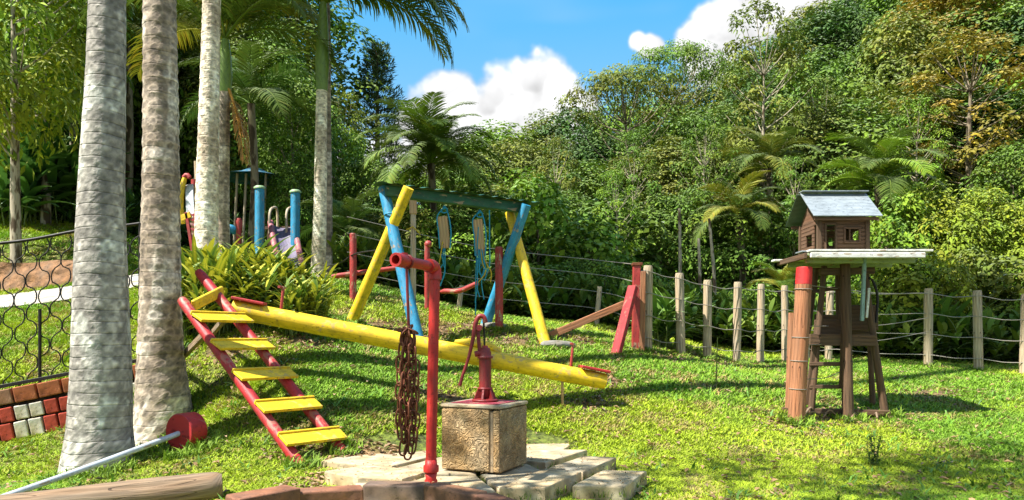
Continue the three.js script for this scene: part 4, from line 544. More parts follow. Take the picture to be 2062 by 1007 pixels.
// a broad-leaved tree: limbs end in clumps, clumps carry leaves
function treeGeo(seed, o) {
  const r = rngOf(seed), S = new Soup(), H = o.H, clumps = [], wood = [];
  for (let k = 0; k < o.clumps; k++) { const t = (k + 0.5) / o.clumps, yy = o.flat ? lerp(-0.35, 1, Math.sqrt(r())) : lerp(-0.95, 1, t), a = k * 2.39996 + r() * 0.9, rad = Math.sqrt(Math.max(0.02, 1 - yy * yy)) * (0.5 + 0.5 * Math.sqrt(r())), sh = 0.8 + 0.4 * r(); clumps.push(V(Math.cos(a) * rad * o.rx * sh, o.cy + yy * o.ry * (0.85 + 0.25 * r()), Math.sin(a) * rad * o.rx * sh)); }
  const bend = (r() - 0.5) * 0.5, tr = [V(0, -0.25, 0), V(bend * 0.3, H * 0.25, 0.1 * r()), V(bend * 0.7, H * 0.5, -0.2 * r()), V(bend, H * 0.78, 0)]; wood.push(tube(tr, [o.tr * 1.25, o.tr, o.tr * 0.75, o.tr * 0.3], 9, { step: 0.35, wob: 0.06 }));
  clumps.forEach((c, k) => { if (k % o.limbEvery) return; const y = clamp(c.y - (0.4 + 0.3 * r()) * Math.hypot(c.x, c.z) - 0.2, H * 0.2, H * 0.74), b = V(bend * y / H, y, 0); wood.push(tube([b, b.clone().lerp(c, 0.5).add(V(0, -0.12 * c.distanceTo(b) * (o.flat ? 1 : 0.4), 0)), c], [o.tr * 0.26, o.tr * 0.18, o.tr * 0.08], 5, { step: 0.5, cap: false })); });
  for (const c of clumps) {
    const hue = r(), lum = 0.82 + 0.36 * r(), R = o.cr * (0.65 + 0.7 * r()), n = Math.round(o.leaves * (0.7 + 0.6 * r()));
    const out = V(c.x, (c.y - o.cy) * 0.8 + o.ry * 0.35, c.z).normalize();
    for (let j = 0; j < n; j++) {
      const q = rdir(r); q.y = Math.abs(q.y) * (r() < 0.78 ? 1 : -1); const k = 0.55 + 0.5 * Math.sqrt(r()), pp = c.clone().add(V(q.x * R * k, q.y * R * k * o.squash, q.z * R * k)), nor = q.clone().multiplyScalar(0.75).add(out.clone().multiplyScalar(0.5)).add(V(0, 0.75, 0)).add(rdir(r).multiplyScalar(0.65)).normalize();
      const d = rdir(r).add(q.clone().multiplyScalar(0.6)).add(V(0, -o.droop, 0)); d.addScaledVector(nor, -d.dot(nor)).normalize(); const l = o.leaf * (0.65 + 0.7 * r()), w = l * o.wide, v = lum * (0.8 + 0.4 * r()), young = r() < 0.12 ? 1.35 : 1;
      S.leaf(pp, d, nor, l, w, [v * (0.86 + 0.34 * hue) * young, v * young, v * (1.1 - 0.3 * hue)]);
    }
  }
  return { trunk: mergeGeometries(wood.map((q) => q.index ? q.toNonIndexed() : q)), crown: S.build(), H };
}
const KIND = {
  round: [1, 2, 3].map((s) => treeGeo(1000 + s, { H: 6, cy: 3.5, rx: 2.2, ry: 2.5, clumps: 66, cr: 0.72, leaves: 150, leaf: 0.2, wide: 0.5, squash: 0.75, droop: 0.3, tr: 0.13, limbEvery: 3 })),
  tall: [1, 2, 3].map((s) => treeGeo(1100 + s, { H: 9, cy: 5.4, rx: 2.4, ry: 3.8, clumps: 84, cr: 0.85, leaves: 150, leaf: 0.23, wide: 0.48, squash: 0.7, droop: 0.35, tr: 0.16, limbEvery: 3 })),
  bush: [1, 2, 3].map((s) => treeGeo(1200 + s, { H: 2.6, cy: 1.15, rx: 1.35, ry: 1.25, clumps: 46, cr: 0.42, leaves: 120, leaf: 0.14, wide: 0.5, squash: 0.8, droop: 0.2, tr: 0.05, limbEvery: 3 })),
  flat: [1].map((s) => treeGeo(1300 + s, { H: 9, cy: 7.2, rx: 3.6, ry: 1.35, clumps: 60, cr: 0.75, leaves: 90, leaf: 0.2, wide: 0.45, squash: 0.38, droop: 0.1, tr: 0.14, limbEvery: 2, flat: true })),
  airy: [1, 2].map((s) => treeGeo(1400 + s, { H: 11, cy: 7.4, rx: 2.4, ry: 3.5, clumps: 44, cr: 0.62, leaves: 110, leaf: 0.22, wide: 0.42, squash: 0.6, droop: 0.4, tr: 0.13, limbEvery: 1 })),
  canopy: [1, 2].map((s) => treeGeo(1600 + s, { H: 7.5, cy: 5.1, rx: 2.2, ry: 2.4, clumps: 46, cr: 0.7, leaves: 110, leaf: 0.26, wide: 0.34, squash: 0.8, droop: 0.9, tr: 0.13, limbEvery: 5 })),
  broad: [1].map((s) => treeGeo(1500 + s, { H: 5, cy: 3.0, rx: 1.9, ry: 2.0, clumps: 34, cr: 0.62, leaves: 60, leaf: 0.34, wide: 0.62, squash: 0.7, droop: 0.35, tr: 0.1, limbEvery: 2 })),
};
// px = crown centre column, py = crown top row, d = depth; the foot stands on the ground there
function tree(kind, px, py, d, wpx, mat, name, label, group, o = {}) {
  const list = KIND[kind], r = rngOf(Math.round(px * 7 + py * 13 + d * 101)), k = list[Math.floor(r() * list.length)], b = gnd(px, d), top = Y(py, d), H = Math.max(0.8, top - b.y), sy = H / (kind === 'round' ? 6.15 : kind === 'tall' ? 9.5 : kind === 'bush' ? 2.65 : kind === 'flat' ? 8.9 : kind === 'airy' ? 11.3 : kind === 'canopy' ? 7.7 : 5.2), half = { round: 2.6, tall: 2.9, bush: 1.6, flat: 4.0, airy: 2.8, broad: 2.3, canopy: 2.7 }[kind];
  const sx = wpx ? clamp(wpx / F * d / 2 / half, sy * 0.6, sy * 1.7) : sy, t = thing(name, label, /bush|shrub/.test(name) ? 'bush' : 'tree', V(b.x, b.y - 0.05, b.z), group);
  t.rotation.y = r() * 6.28; t.scale.set(sx, sy, sx); mesh('trunk', k.trunk, o.bark ?? MAT.bark, t); mesh('crown', k.crown, LEAF[mat], t); return t;
}
// ---------- palms ----------
function frondGeo(seed, L, a0, a1, ll, n, droop, width = 0.04, vee = 0.35) {
  const r = rngOf(seed), S = new Soup(), pts = []; let x = 0, y = 0; const N = 40; for (let i = 0; i <= N; i++) { const t = i / N, a = lerp(a0, a1, Math.pow(t, 1.25)); pts.push(V(x, y, 0.0)); x += Math.cos(a) * L / N; y += Math.sin(a) * L / N; }
  const ptAt = (t) => { const f = clamp(t) * N, i = Math.min(N - 1, Math.floor(f)); return pts[i].clone().lerp(pts[i + 1], f - i); }, tanAt = (t) => { const i = Math.min(N - 1, Math.floor(clamp(t) * N)); return pts[i + 1].clone().sub(pts[i]).normalize(); };
  for (let k = 0; k < n; k++) for (const s of [-1, 1]) {
    const t = 0.14 + 0.86 * (k + 0.5 * r()) / n, o = ptAt(t), tg = tanAt(t), nor = V(-tg.y, tg.x, 0), len = ll * Math.pow(Math.sin(Math.PI * (0.16 + 0.8 * t * 0.98)), 0.7) * (0.85 + 0.3 * r());
    let d = tg.clone().multiplyScalar(0.55 + 0.5 * t).add(V(0, 0, s)).addScaledVector(nor, vee * (0.4 + 0.9 * r())).normalize(); const lp = [o.clone()]; let q = o.clone(); for (let j = 0; j < 4; j++) { q = q.clone().addScaledVector(d, len / 4); lp.push(q); d = d.clone().add(V(0, -droop * (0.5 + 0.5 * j) * (0.7 + 0.6 * r()), 0)).normalize(); }
    const v = 0.85 + 0.3 * r(), yv = r() < 0.15 ? 1.3 : 1; S.blade(lp, width * (0.8 + 0.4 * r()), nor.clone().add(V(0, 0.2, 0)).normalize(), [v * yv, v, v], [v * 1.2 * yv, v * 1.08, v * 0.8]);
  }
  const ra = tube(pts.filter((_, i) => i % 2 === 0), pts.filter((_, i) => i % 2 === 0).map((_, i, a) => lerp(0.03, 0.006, i / (a.length - 1))), 6, { cap: false }).toNonIndexed(); ra.deleteAttribute('uv'); ra.setAttribute('color', new THREE.Float32BufferAttribute(new Array(ra.attributes.position.count).fill([1.7, 1.5, 0.9]).flat(), 3));
  return mergeGeometries([S.build().toNonIndexed(), ra]);
}
const FROND = { royal: [1, 2].map((s) => frondGeo(20 + s, 3.0, 0.75, -0.95, 0.85, 58, 0.34, 0.042)), coco: [1, 2].map((s) => frondGeo(30 + s, 3.0, 0.95, -0.8, 0.75, 60, 0.22, 0.04, 0.25)), dead: [frondGeo(41, 1.5, -1.2, -1.5, 0.35, 26, 0.5, 0.03)] };
function crownOf(t, pos, n, kind, L, el0, el1, mat, seed, leanTo) {
  const r = rngOf(seed); for (let k = 0; k < n; k++) { const f = mesh('frond', FROND[kind][k % 2], LEAF[mat[k % mat.length]], t); f.position.copy(pos); const q = k / n; f.rotation.set(0, k * 2.39996 + r() * 0.4, 0); f.rotateZ(lerp(el0, el1, q) + (r() - 0.5) * 0.15); f.rotateX((r() - 0.5) * 0.5); f.scale.setScalar(L / 3 * (0.88 + 0.24 * r())); }
}
function ringed(every, amp, seed) { return (v, a, r) => { const w = v / every + 0.25 * (vn(a * 1.2 + seed, v * 2, seed) - 0.5) + 0.6 * (vn(v * 1.5, seed, 3) - 0.5), k = w - Math.floor(w); return amp * (sstep(0, 0.12, k) * (1 - k) - 0.35) + amp * 0.4 * (fbm(a * 2.4 + seed, v * 7, 3, seed) - 0.5); }; }
function palm(name, label, path, opts) {    // path: [px, py, depth, radius]; the first is the foot
  const b = gnd(path[0][0], path[0][2]), t = thing(name, label, 'palm tree', b, opts.group), pts = path.map(([px, py, d], i) => i ? P(px, py, d).sub(b) : V(0, -0.08, 0)), rad = path.map((p) => p[3]);
  mesh('trunk', tube(pts, rad, opts.seg ?? 28, { step: opts.step ?? 0.06, ring: ringed(opts.every ?? 0.14, opts.amp ?? 0.008, opts.seed) }), opts.mat, t);
  const top = pts[pts.length - 1], up = top.clone().sub(pts[pts.length - 2]).normalize();
  const sh = opts.shaft ?? 1.3, rr = rad[rad.length - 1], e = top.clone().addScaledVector(up, sh);
  mesh('crownshaft', tube([top.clone().addScaledVector(up, -0.03), top.clone().addScaledVector(up, sh * 0.3), top.clone().addScaledVector(up, sh * 0.7), e], [rr * 1.05, rr * 1.28, rr * 1.02, rr * 0.62], 18, { step: 0.08 }), MAT.shaft, t);
  crownOf(t, e, opts.n ?? 15, 'royal', opts.L ?? 3.0, opts.el0 ?? 0.55, opts.el1 ?? -0.55, opts.leaf ?? ['frond', 'frond', 'frondYellow'], opts.seed);
  (opts.extra ?? []).forEach(([az, el, sc], k) => { const f = mesh('frond', FROND.royal[k % 2], LEAF[k % 3 === 1 ? 'frondYellow' : 'frond'], t); f.position.copy(e); f.rotation.set(0, az, 0); f.rotateZ(el); f.scale.setScalar(sc); }); return t;
}
const palmGroup = 'ringed palms beside the play ladder';
palm('royal_palm', 'thickest palm trunk, smooth pale grey, beside the iron fence', [[200, 945, 7.1, 0.355], [200, 925, 7.1, 0.325], [201, 870, 7.1, 0.285], [204, 760, 7.1, 0.266], [203, 600, 7.1, 0.24], [204, 400, 7.1, 0.204], [213, 150, 7.1, 0.172], [216, 0, 7.1, 0.16], [222, -420, 7.1, 0.16], [250, -3400, 7.1, 0.14]], { seed: 3, every: 0.33, amp: 0.0035, mat: MAT.palmA, seg: 44, step: 0.035, n: 11, L: 2.5, el0: 0.8, el1: 0.05 });
palm('royal_palm', 'brown grey palm trunk with cracked ring bands, behind the red wheel', [[330, 886, 8.6, 0.37], [330, 865, 8.6, 0.335], [328, 805, 8.6, 0.3], [324, 720, 8.6, 0.252], [323, 600, 8.6, 0.222], [324, 300, 8.6, 0.194], [321, 0, 8.6, 0.176], [316, -350, 8.6, 0.17], [285, -2650, 8.6, 0.14]], { seed: 8, every: 0.17, amp: 0.014, mat: MAT.palmB, seg: 44, step: 0.035, n: 11, L: 2.7, el0: 0.8, el1: 0 });
palm('royal_palm', 'slim white banded palm trunk rising from the variegated shrubs', [[416, 520, 12.5, 0.2], [416, 440, 12.5, 0.185], [419, 300, 12.5, 0.172], [424, 100, 12.5, 0.15], [426, 0, 12.5, 0.145], [432, -760, 12.5, 0.13]], { seed: 14, every: 0.2, amp: 0.012, mat: MAT.palmC, n: 14 });
const pB = palm('royal_palm', 'thin mossy palm with a green crownshaft behind the white banded trunk', [[449, 500, 14.5, 0.13], [449, 400, 14.5, 0.12], [450, 300, 14.5, 0.115], [452, 183, 14.5, 0.11]], { seed: 21, every: 0.13, amp: 0.008, mat: MAT.palmB, n: 9, shaft: 1.0, L: 2.3, el0: 0.8, el1: 0.3, leaf: ['frondYellow', 'frond'], extra: [[0.3, -0.2, 0.85], [2.8, -0.2, 0.85], [-0.6, -0.08, 0.9], [3.6, 0, 0.9]] });
for (let k = 0; k < 2; k++) { const f = mesh('dead_frond', FROND.dead[0], LEAF.dead, pB); f.position.set(0.12, Y(180, 14.5) - pB.position.y, 0.05 * k); f.rotation.y = 0.6 * k - 0.4; }
palm('royal_palm', 'slender palm with a long green crownshaft beside the yellow swing leg', [[640, 566, 15, 0.165], [641, 530, 15, 0.145], [645, 400, 15, 0.125], [646, 300, 15, 0.118], [648, 180, 15, 0.108]], { seed: 27, every: 0.12, amp: 0.007, mat: MAT.palmC, shaft: 1.75, L: 3.1, el0: 0.9, el1: 0.0, n: 11, leaf: ['frond', 'frond', 'frond', 'frondYellow'], extra: [[0.05, -0.42, 1.05], [0.4, -0.3, 1.0], [-0.35, -0.3, 1.05], [0.2, -0.12, 1.0], [-0.12, -0.2, 1.1], [3.0, -0.12, 0.95], [3.45, 0.0, 0.95]] });
palm('royal_palm', 'dark slim palm trunk close behind the slender palm', [[659, 560, 15.9, 0.11], [659, 420, 15.9, 0.105], [657, 250, 15.9, 0.1], [656, 60, 15.9, 0.095], [652, -150, 15.9, 0.09]], { seed: 33, every: 0.14, amp: 0.006, mat: MAT.palmB, n: 11, L: 2.6 });
// small bushy palms in the forest
function cocoPalm(px, py, d, L, n, label, mats, seed, hpx) {
  const b = gnd(px, d), t = thing('bushy_palm', label, 'palm tree', b), h = P(px, py, d).sub(b); mesh('trunk', tube([V(0, -0.1, 0), V(0.1, h.y * 0.5, 0), h], [0.12, 0.1, 0.1], 12, { step: 0.12, ring: ringed(0.12, 0.008, seed) }), MAT.bark, t); crownOf(t, h, n, 'coco', L, 0.75, -0.85, mats, seed); return t;
}
cocoPalm(868, 330, 21, 2.3, 36, 'bushy feather palm standing behind the swing beam', ['frond', 'mid'], 61); cocoPalm(1768, 375, 20, 2.1, 24, 'bushy palm rising behind the toy house roof', ['frond', 'bright'], 62); cocoPalm(1548, 340, 24, 2.0, 18, 'palm half hidden in foliage beside the tall thin tree', ['frond', 'olive'], 63); cocoPalm(1488, 440, 20.5, 1.6, 18, 'small palm with pale drooping fronds above the timber posts', ['frondYellow', 'frond'], 64); cocoPalm(1575, 585, 15.6, 0.9, 11, 'young palm arching over the timber fence posts', ['frondYellow', 'bright'], 65); cocoPalm(700, 470, 18.5, 1.5, 12, 'low palm in the shade behind the slender palm', ['frond', 'dark'], 66); cocoPalm(505, 210, 19, 2.1, 13, 'palm with hanging fronds in the dark wood above the parasol', ['frond', 'dark'], 67); cocoPalm(255, 90, 22, 2.4, 13, 'palm with yellowish fronds between the two thick trunks', ['frondYellow', 'frond'], 68); cocoPalm(345, 60, 24, 2.5, 13, 'palm with bright fronds behind the white banded trunk', ['frondYellow', 'bright'], 69);
// ---------- conifer ----------
(function conifer() {
  const d = 38, b = gnd(760, d), t = thing('conifer', 'tall dark conifer with tiered branches standing against the sky', 'tree', b), H = Y(95, d) - b.y, S = new Soup(), r = rngOf(71), wood = [tube([V(0, -0.2, 0), V(0, H * 0.5, 0), V(0, H, 0)], [0.2, 0.13, 0.03], 8)];
  for (let k = 0; k < 62; k++) { const h = H * (0.32 + 0.68 * k / 62), R = 1.5 * Math.pow(1 - (h / H - 0.32) / 0.68, 0.7) * (0.55 + 0.6 * r()) + 0.2, a = k * 2.39996 + r(); const e = V(Math.cos(a) * R, h + R * 0.35, Math.sin(a) * R), o = V(0, h, 0); wood.push(tube([o, o.clone().lerp(e, 0.6).add(V(0, -0.1, 0)), e], [0.035, 0.025, 0.012], 4, { cap: false })); for (let j = 0; j < 130; j++) { const u = 0.35 + 0.65 * Math.sqrt(r()), q = o.clone().lerp(e, u).add(rdir(r).multiplyScalar(0.3)), dr = rdir(r).add(V(Math.cos(a), 0.9, Math.sin(a))).normalize(), nn = rdir(r); nn.addScaledVector(dr, -nn.dot(dr)).normalize(); const v = 0.75 + 0.5 * r(); S.leaf(q, dr, nn, 0.26 * (0.6 + 0.8 * r()), 0.05, [v * (1 + 0.5 * (r() < 0.2)), v, v * 0.9]); } }
  mesh('trunk', wood, MAT.bark, t); mesh('crown', S.build(), LEAF.pine, t);
})();
// ---------- the wood on the right and behind ----------
const SKYLINE = [[560, 330], [640, 300], [700, 275], [760, 285], [850, 285], [950, 272], [1050, 268], [1100, 236], [1180, 222], [1240, 210], [1320, 190], [1400, 165], [1470, 120], [1540, 95], [1620, 55], [1700, 0], [1800, -40], [2062, -110], [2300, -150]];
const sky = (px) => { for (let i = 0; i < SKYLINE.length - 1; i++) if (px <= SKYLINE[i + 1][0]) { const [a, b] = SKYLINE[i], [c, e] = SKYLINE[i + 1]; return lerp(b, e, clamp((px - a) / (c - a))); } return -150; };
(function wood() {
  const r = rngOf(4242);
  const row = (x0, x1, step, d, spread, top, kinds, mats, wpx, name, label, group, bark) => { for (let px = x0; px < x1; px += step * (0.75 + 0.5 * r())) { const dd = d + (r() - 0.5) * spread, kk = kinds[Math.floor(r() * kinds.length)], mm = mats[Math.floor(r() * mats.length)]; tree(kk, px, top(px) + (r() - 0.5) * 50, dd, wpx * (0.8 + 0.5 * r()), mm, name, label(mm) + where(px), group, { bark }); } };
  const where = (px) => px < 200 ? ', beyond the thickest palm' : px < 480 ? ', beyond the ringed palms' : px < 660 ? ', beyond the slide' : px < 860 ? ', beyond the crossed swing legs' : px < 1090 ? ', beyond the tied swings' : px < 1290 ? ', beyond the braced red post' : px < 1450 ? ', beyond the first timber posts' : px < 1590 ? ', beyond the middle timber posts' : px < 1780 ? ', beyond the wooden tower' : px < 1930 ? ', past the tower' : ', at the last posts';
  const tone = { dark: 'dark green', mid: 'green', bright: 'bright green', yellow: 'yellow green', olive: 'olive', orange: 'rusty orange' };
  row(985, 1290, 62, 17.6, 1.0, (p) => 520, ['bush', 'broad'], ['mid', 'bright', 'dark'], 130, 'fence_bush', (m) => tone[m] + ' leafy bush along the wire fence', 'bushes behind the swing');
  row(1290, 1800, 66, 16.6, 1.0, (p) => 560, ['bush', 'bush', 'broad'], ['mid', 'dark', 'bright'], 120, 'fence_bush', (m) => tone[m] + ' leafy bush along the post fence', 'bushes behind the timber fence');
  row(1790, 2140, 58, 15.6, 1.0, (p) => 500, ['bush', 'bush', 'broad'], ['yellow', 'bright', 'olive'], 150, 'fence_bush', (m) => tone[m] + ' sprawling bush against the post fence', 'bushes beyond the tower');
  row(1800, 2140, 70, 18.5, 1.2, (p) => 400, ['round', 'bush'], ['yellow', 'bright', 'olive'], 190, 'fence_tree', (m) => tone[m] + ' vine covered low tree', 'low trees beyond the tower');
  row(660, 1010, 75, 21.5, 2, (p) => 440 - (p > 800 ? 20 : 0), ['round', 'broad', 'bush'], ['mid', 'bright', 'olive'], 150, 'garden_tree', (m) => tone[m] + ' low garden tree', 'low trees behind the swing');
  row(970, 1820, 85, 21.5, 2, (p) => 395, ['round', 'broad', 'tall'], ['mid', 'bright', 'olive', 'mid'], 200, 'forest_tree', (m) => tone[m] + ' tree at the edge of the wood', 'trees at the wood edge');
  row(640, 1000, 85, 30, 3, (p) => lerp(440, sky(p), 0.6), ['round', 'tall'], ['mid', 'bright', 'olive'], 170, 'forest_tree', (m) => tone[m] + ' tree below the dark conifer', 'trees below the conifer');
  row(980, 2140, 95, 28, 3, (p) => lerp(440, sky(p), 0.5), ['round', 'tall', 'tall'], ['mid', 'olive', 'bright', 'dark'], 230, 'forest_tree', (m) => tone[m] + ' tree on the lower slope of the wooded hill', 'trees low on the hill');
  row(960, 2160, 92, 38, 4, (p) => lerp(440, sky(p), 0.78), ['tall', 'round'], ['mid', 'olive', 'dark', 'mid'], 220, 'forest_tree', (m) => tone[m] + ' tree halfway up the wooded hill', 'trees halfway up the hill');
  row(930, 2160, 84, 50, 5, (p) => sky(p) + 8, ['tall', 'round'], ['mid', 'olive', 'bright', 'dark'], 200, 'forest_tree', (m) => tone[m] + ' tree on the crest of the wooded hill', 'trees on the hill crest');
  row(1500, 2200, 84, 60, 5, (p) => sky(p) - 10, ['tall', 'round'], ['mid', 'olive', 'dark'], 180, 'forest_tree', (m) => tone[m] + ' tree high on the upper slope of the hill', 'trees high on the hill');
  tree('round', 692, 262, 25, 150, 'bright', 'garden_tree', 'bright tree filling the gap between the slender palm and the conifer'); tree('round', 735, 318, 24, 150, 'mid', 'garden_tree', 'green tree at the foot of the conifer');
  // picked out one by one
  tree('flat', 1262, 138, 34, 270, 'olive', 'umbrella_tree', 'spreading flat topped tree with bare limbs showing against the sky', null, { bark: MAT.bark });
  tree('flat', 1362, 88, 40, 190, 'mid', 'umbrella_tree', 'tall flat topped tree with lifted leaf sprays above the skyline', null, { bark: MAT.barkPale });
  tree('airy', 1535, -20, 26, 200, 'olive', 'tall_tree', 'tall airy tree with a thin pale trunk reaching into the clouds', null, { bark: MAT.barkPale });
  tree('airy', 1950, 50, 25, 300, 'orange', 'tall_tree', 'rusty orange leaved tree with a pale trunk on the hillside', null, { bark: MAT.bark });
  tree('tall', 1930, -60, 40, 300, 'orange', 'rusty_tree', 'large rust tinged tree high above the orange one');
  tree('airy', 1275, 250, 22, 130, 'mid', 'thin_tree', 'thin leaning pale stemmed tree in the middle of the wood', null, { bark: MAT.barkPale });
  tree('round', 2040, 300, 22, 200, 'mid', 'forest_tree', 'large leafed green tree beside the orange leaved tree');
  tree('broad', 1080, 365, 19.5, 200, 'bright', 'broad_tree', 'bright green large leaved tree behind the swing roof');
  tree('broad', 1190, 440, 18.6, 190, 'bright', 'broad_tree', 'bright large leaved tree above the leaning red strut');
  tree('airy', 690, 170, 27, 100, 'yellow', 'thin_tree', 'sparse pale tree between the slender palm and the conifer', null, { bark: MAT.barkPale });
  [[1420, 215, 23, 120, 'mid', 'forked tree above the first timber posts'], [1655, 150, 27, 150, 'olive', 'slim tree above the toy house'], [1845, 180, 24, 130, 'bright', 'slim tree between the bushy palm and the rusty tree'], [1120, 262, 24, 120, 'olive', 'slim tree above the swing roof end'], [2045, 130, 28, 160, 'mid', 'slim tree above the last timber post'], [1240, 330, 20, 110, 'bright', 'small slim tree above the braced red post'], [1600, 300, 20.5, 110, 'mid', 'slim tree behind the red topped post']].forEach(([px, py, d, w, m, l]) => tree('airy', px, py, d, w, m, 'slender_tree', 'pale trunked ' + l, null, { bark: MAT.barkPale }));
  // bare stems in front of the dark wood
  for (const [px, py0, d, lean, lab] of [[1402, 480, 16.2, 5, 'thin white stem behind the timber posts'], [1440, 440, 16.6, -12, 'slim forked stem behind the timber posts'], [1362, 420, 16.8, 6, 'slim brown stem behind the timber posts']]) { const b = gnd(px, d), q = P(px + lean, py0, d); tag(mesh('sapling_stem', tube([V(b.x, b.y - 0.1, b.z), b.clone().lerp(q, 0.5).add(V(0.05, 0, 0)), q], [0.05, 0.04, 0.03], 8, { step: 0.1, wob: 0.05 }), MAT.barkPale), lab, 'sapling'); }
  // the dark wood on the left
  row(-420, 470, 95, 26, 3, () => -90, ['tall', 'tall'], ['mid', 'olive', 'dark'], 330, 'jungle_tree', (m) => tone[m] + ' jungle tree above the grassy slope', 'tall trees of the dark wood');
  row(-300, 560, 95, 30, 3, () => 60, ['tall', 'round'], ['mid', 'olive', 'dark'], 330, 'jungle_tree', (m) => tone[m] + ' jungle tree deep in the shaded wood', 'inner trees of the dark wood');
  row(-300, 600, 100, 36, 3, () => -60, ['tall'], ['mid', 'olive', 'dark'], 330, 'jungle_tree', (m) => tone[m] + ' jungle tree at the back of the shaded wood', 'rear trees of the dark wood');
  tree('tall', 545, 62, 23.5, 230, 'mid', 'jungle_tree', 'tall leafy tree edging the dark wood against the sky'); tree('round', 588, 150, 21, 150, 'mid', 'jungle_tree', 'rounded tree beside the slender palm'); tree('round', 590, 330, 19.8, 120, 'mid', 'jungle_tree', 'low tree behind the turquoise posts'); tree('tall', 470, 40, 24, 220, 'olive', 'jungle_tree', 'tree behind the green crownshaft palm');
  tree('canopy', 34, -190, 17, 380, 'yellow', 'slope_tree', 'yellow green leaved tree with a spotted trunk on the grassy slope', null, { bark: MAT.barkPale }); tree('canopy', 92, -200, 20, 330, 'bright', 'slope_tree', 'bright leaved tree with a pale leaning trunk above the big leafed plants', null, { bark: MAT.barkPale }); tree('canopy', 148, -260, 22, 300, 'mid', 'slope_tree', 'slim pale trunked tree beside the thickest palm', null, { bark: MAT.barkPale });
  // trees beyond the left edge, whose leaves dapple the near lawn
  for (const [x, z, h, l] of [[-3.9, -2.4, 16, 'tall airy tree standing before the iron fence']]) { const t = thing('shade_tree', l, 'tree', at(x, z)), k = KIND.airy[h > 12 ? 0 : 1], q = h / 11.3; t.scale.set(0.8, q, 0.8); t.rotation.y = h; mesh('trunk', k.trunk, MAT.bark, t); mesh('crown', k.crown, LEAF.mid, t); }
  
})();
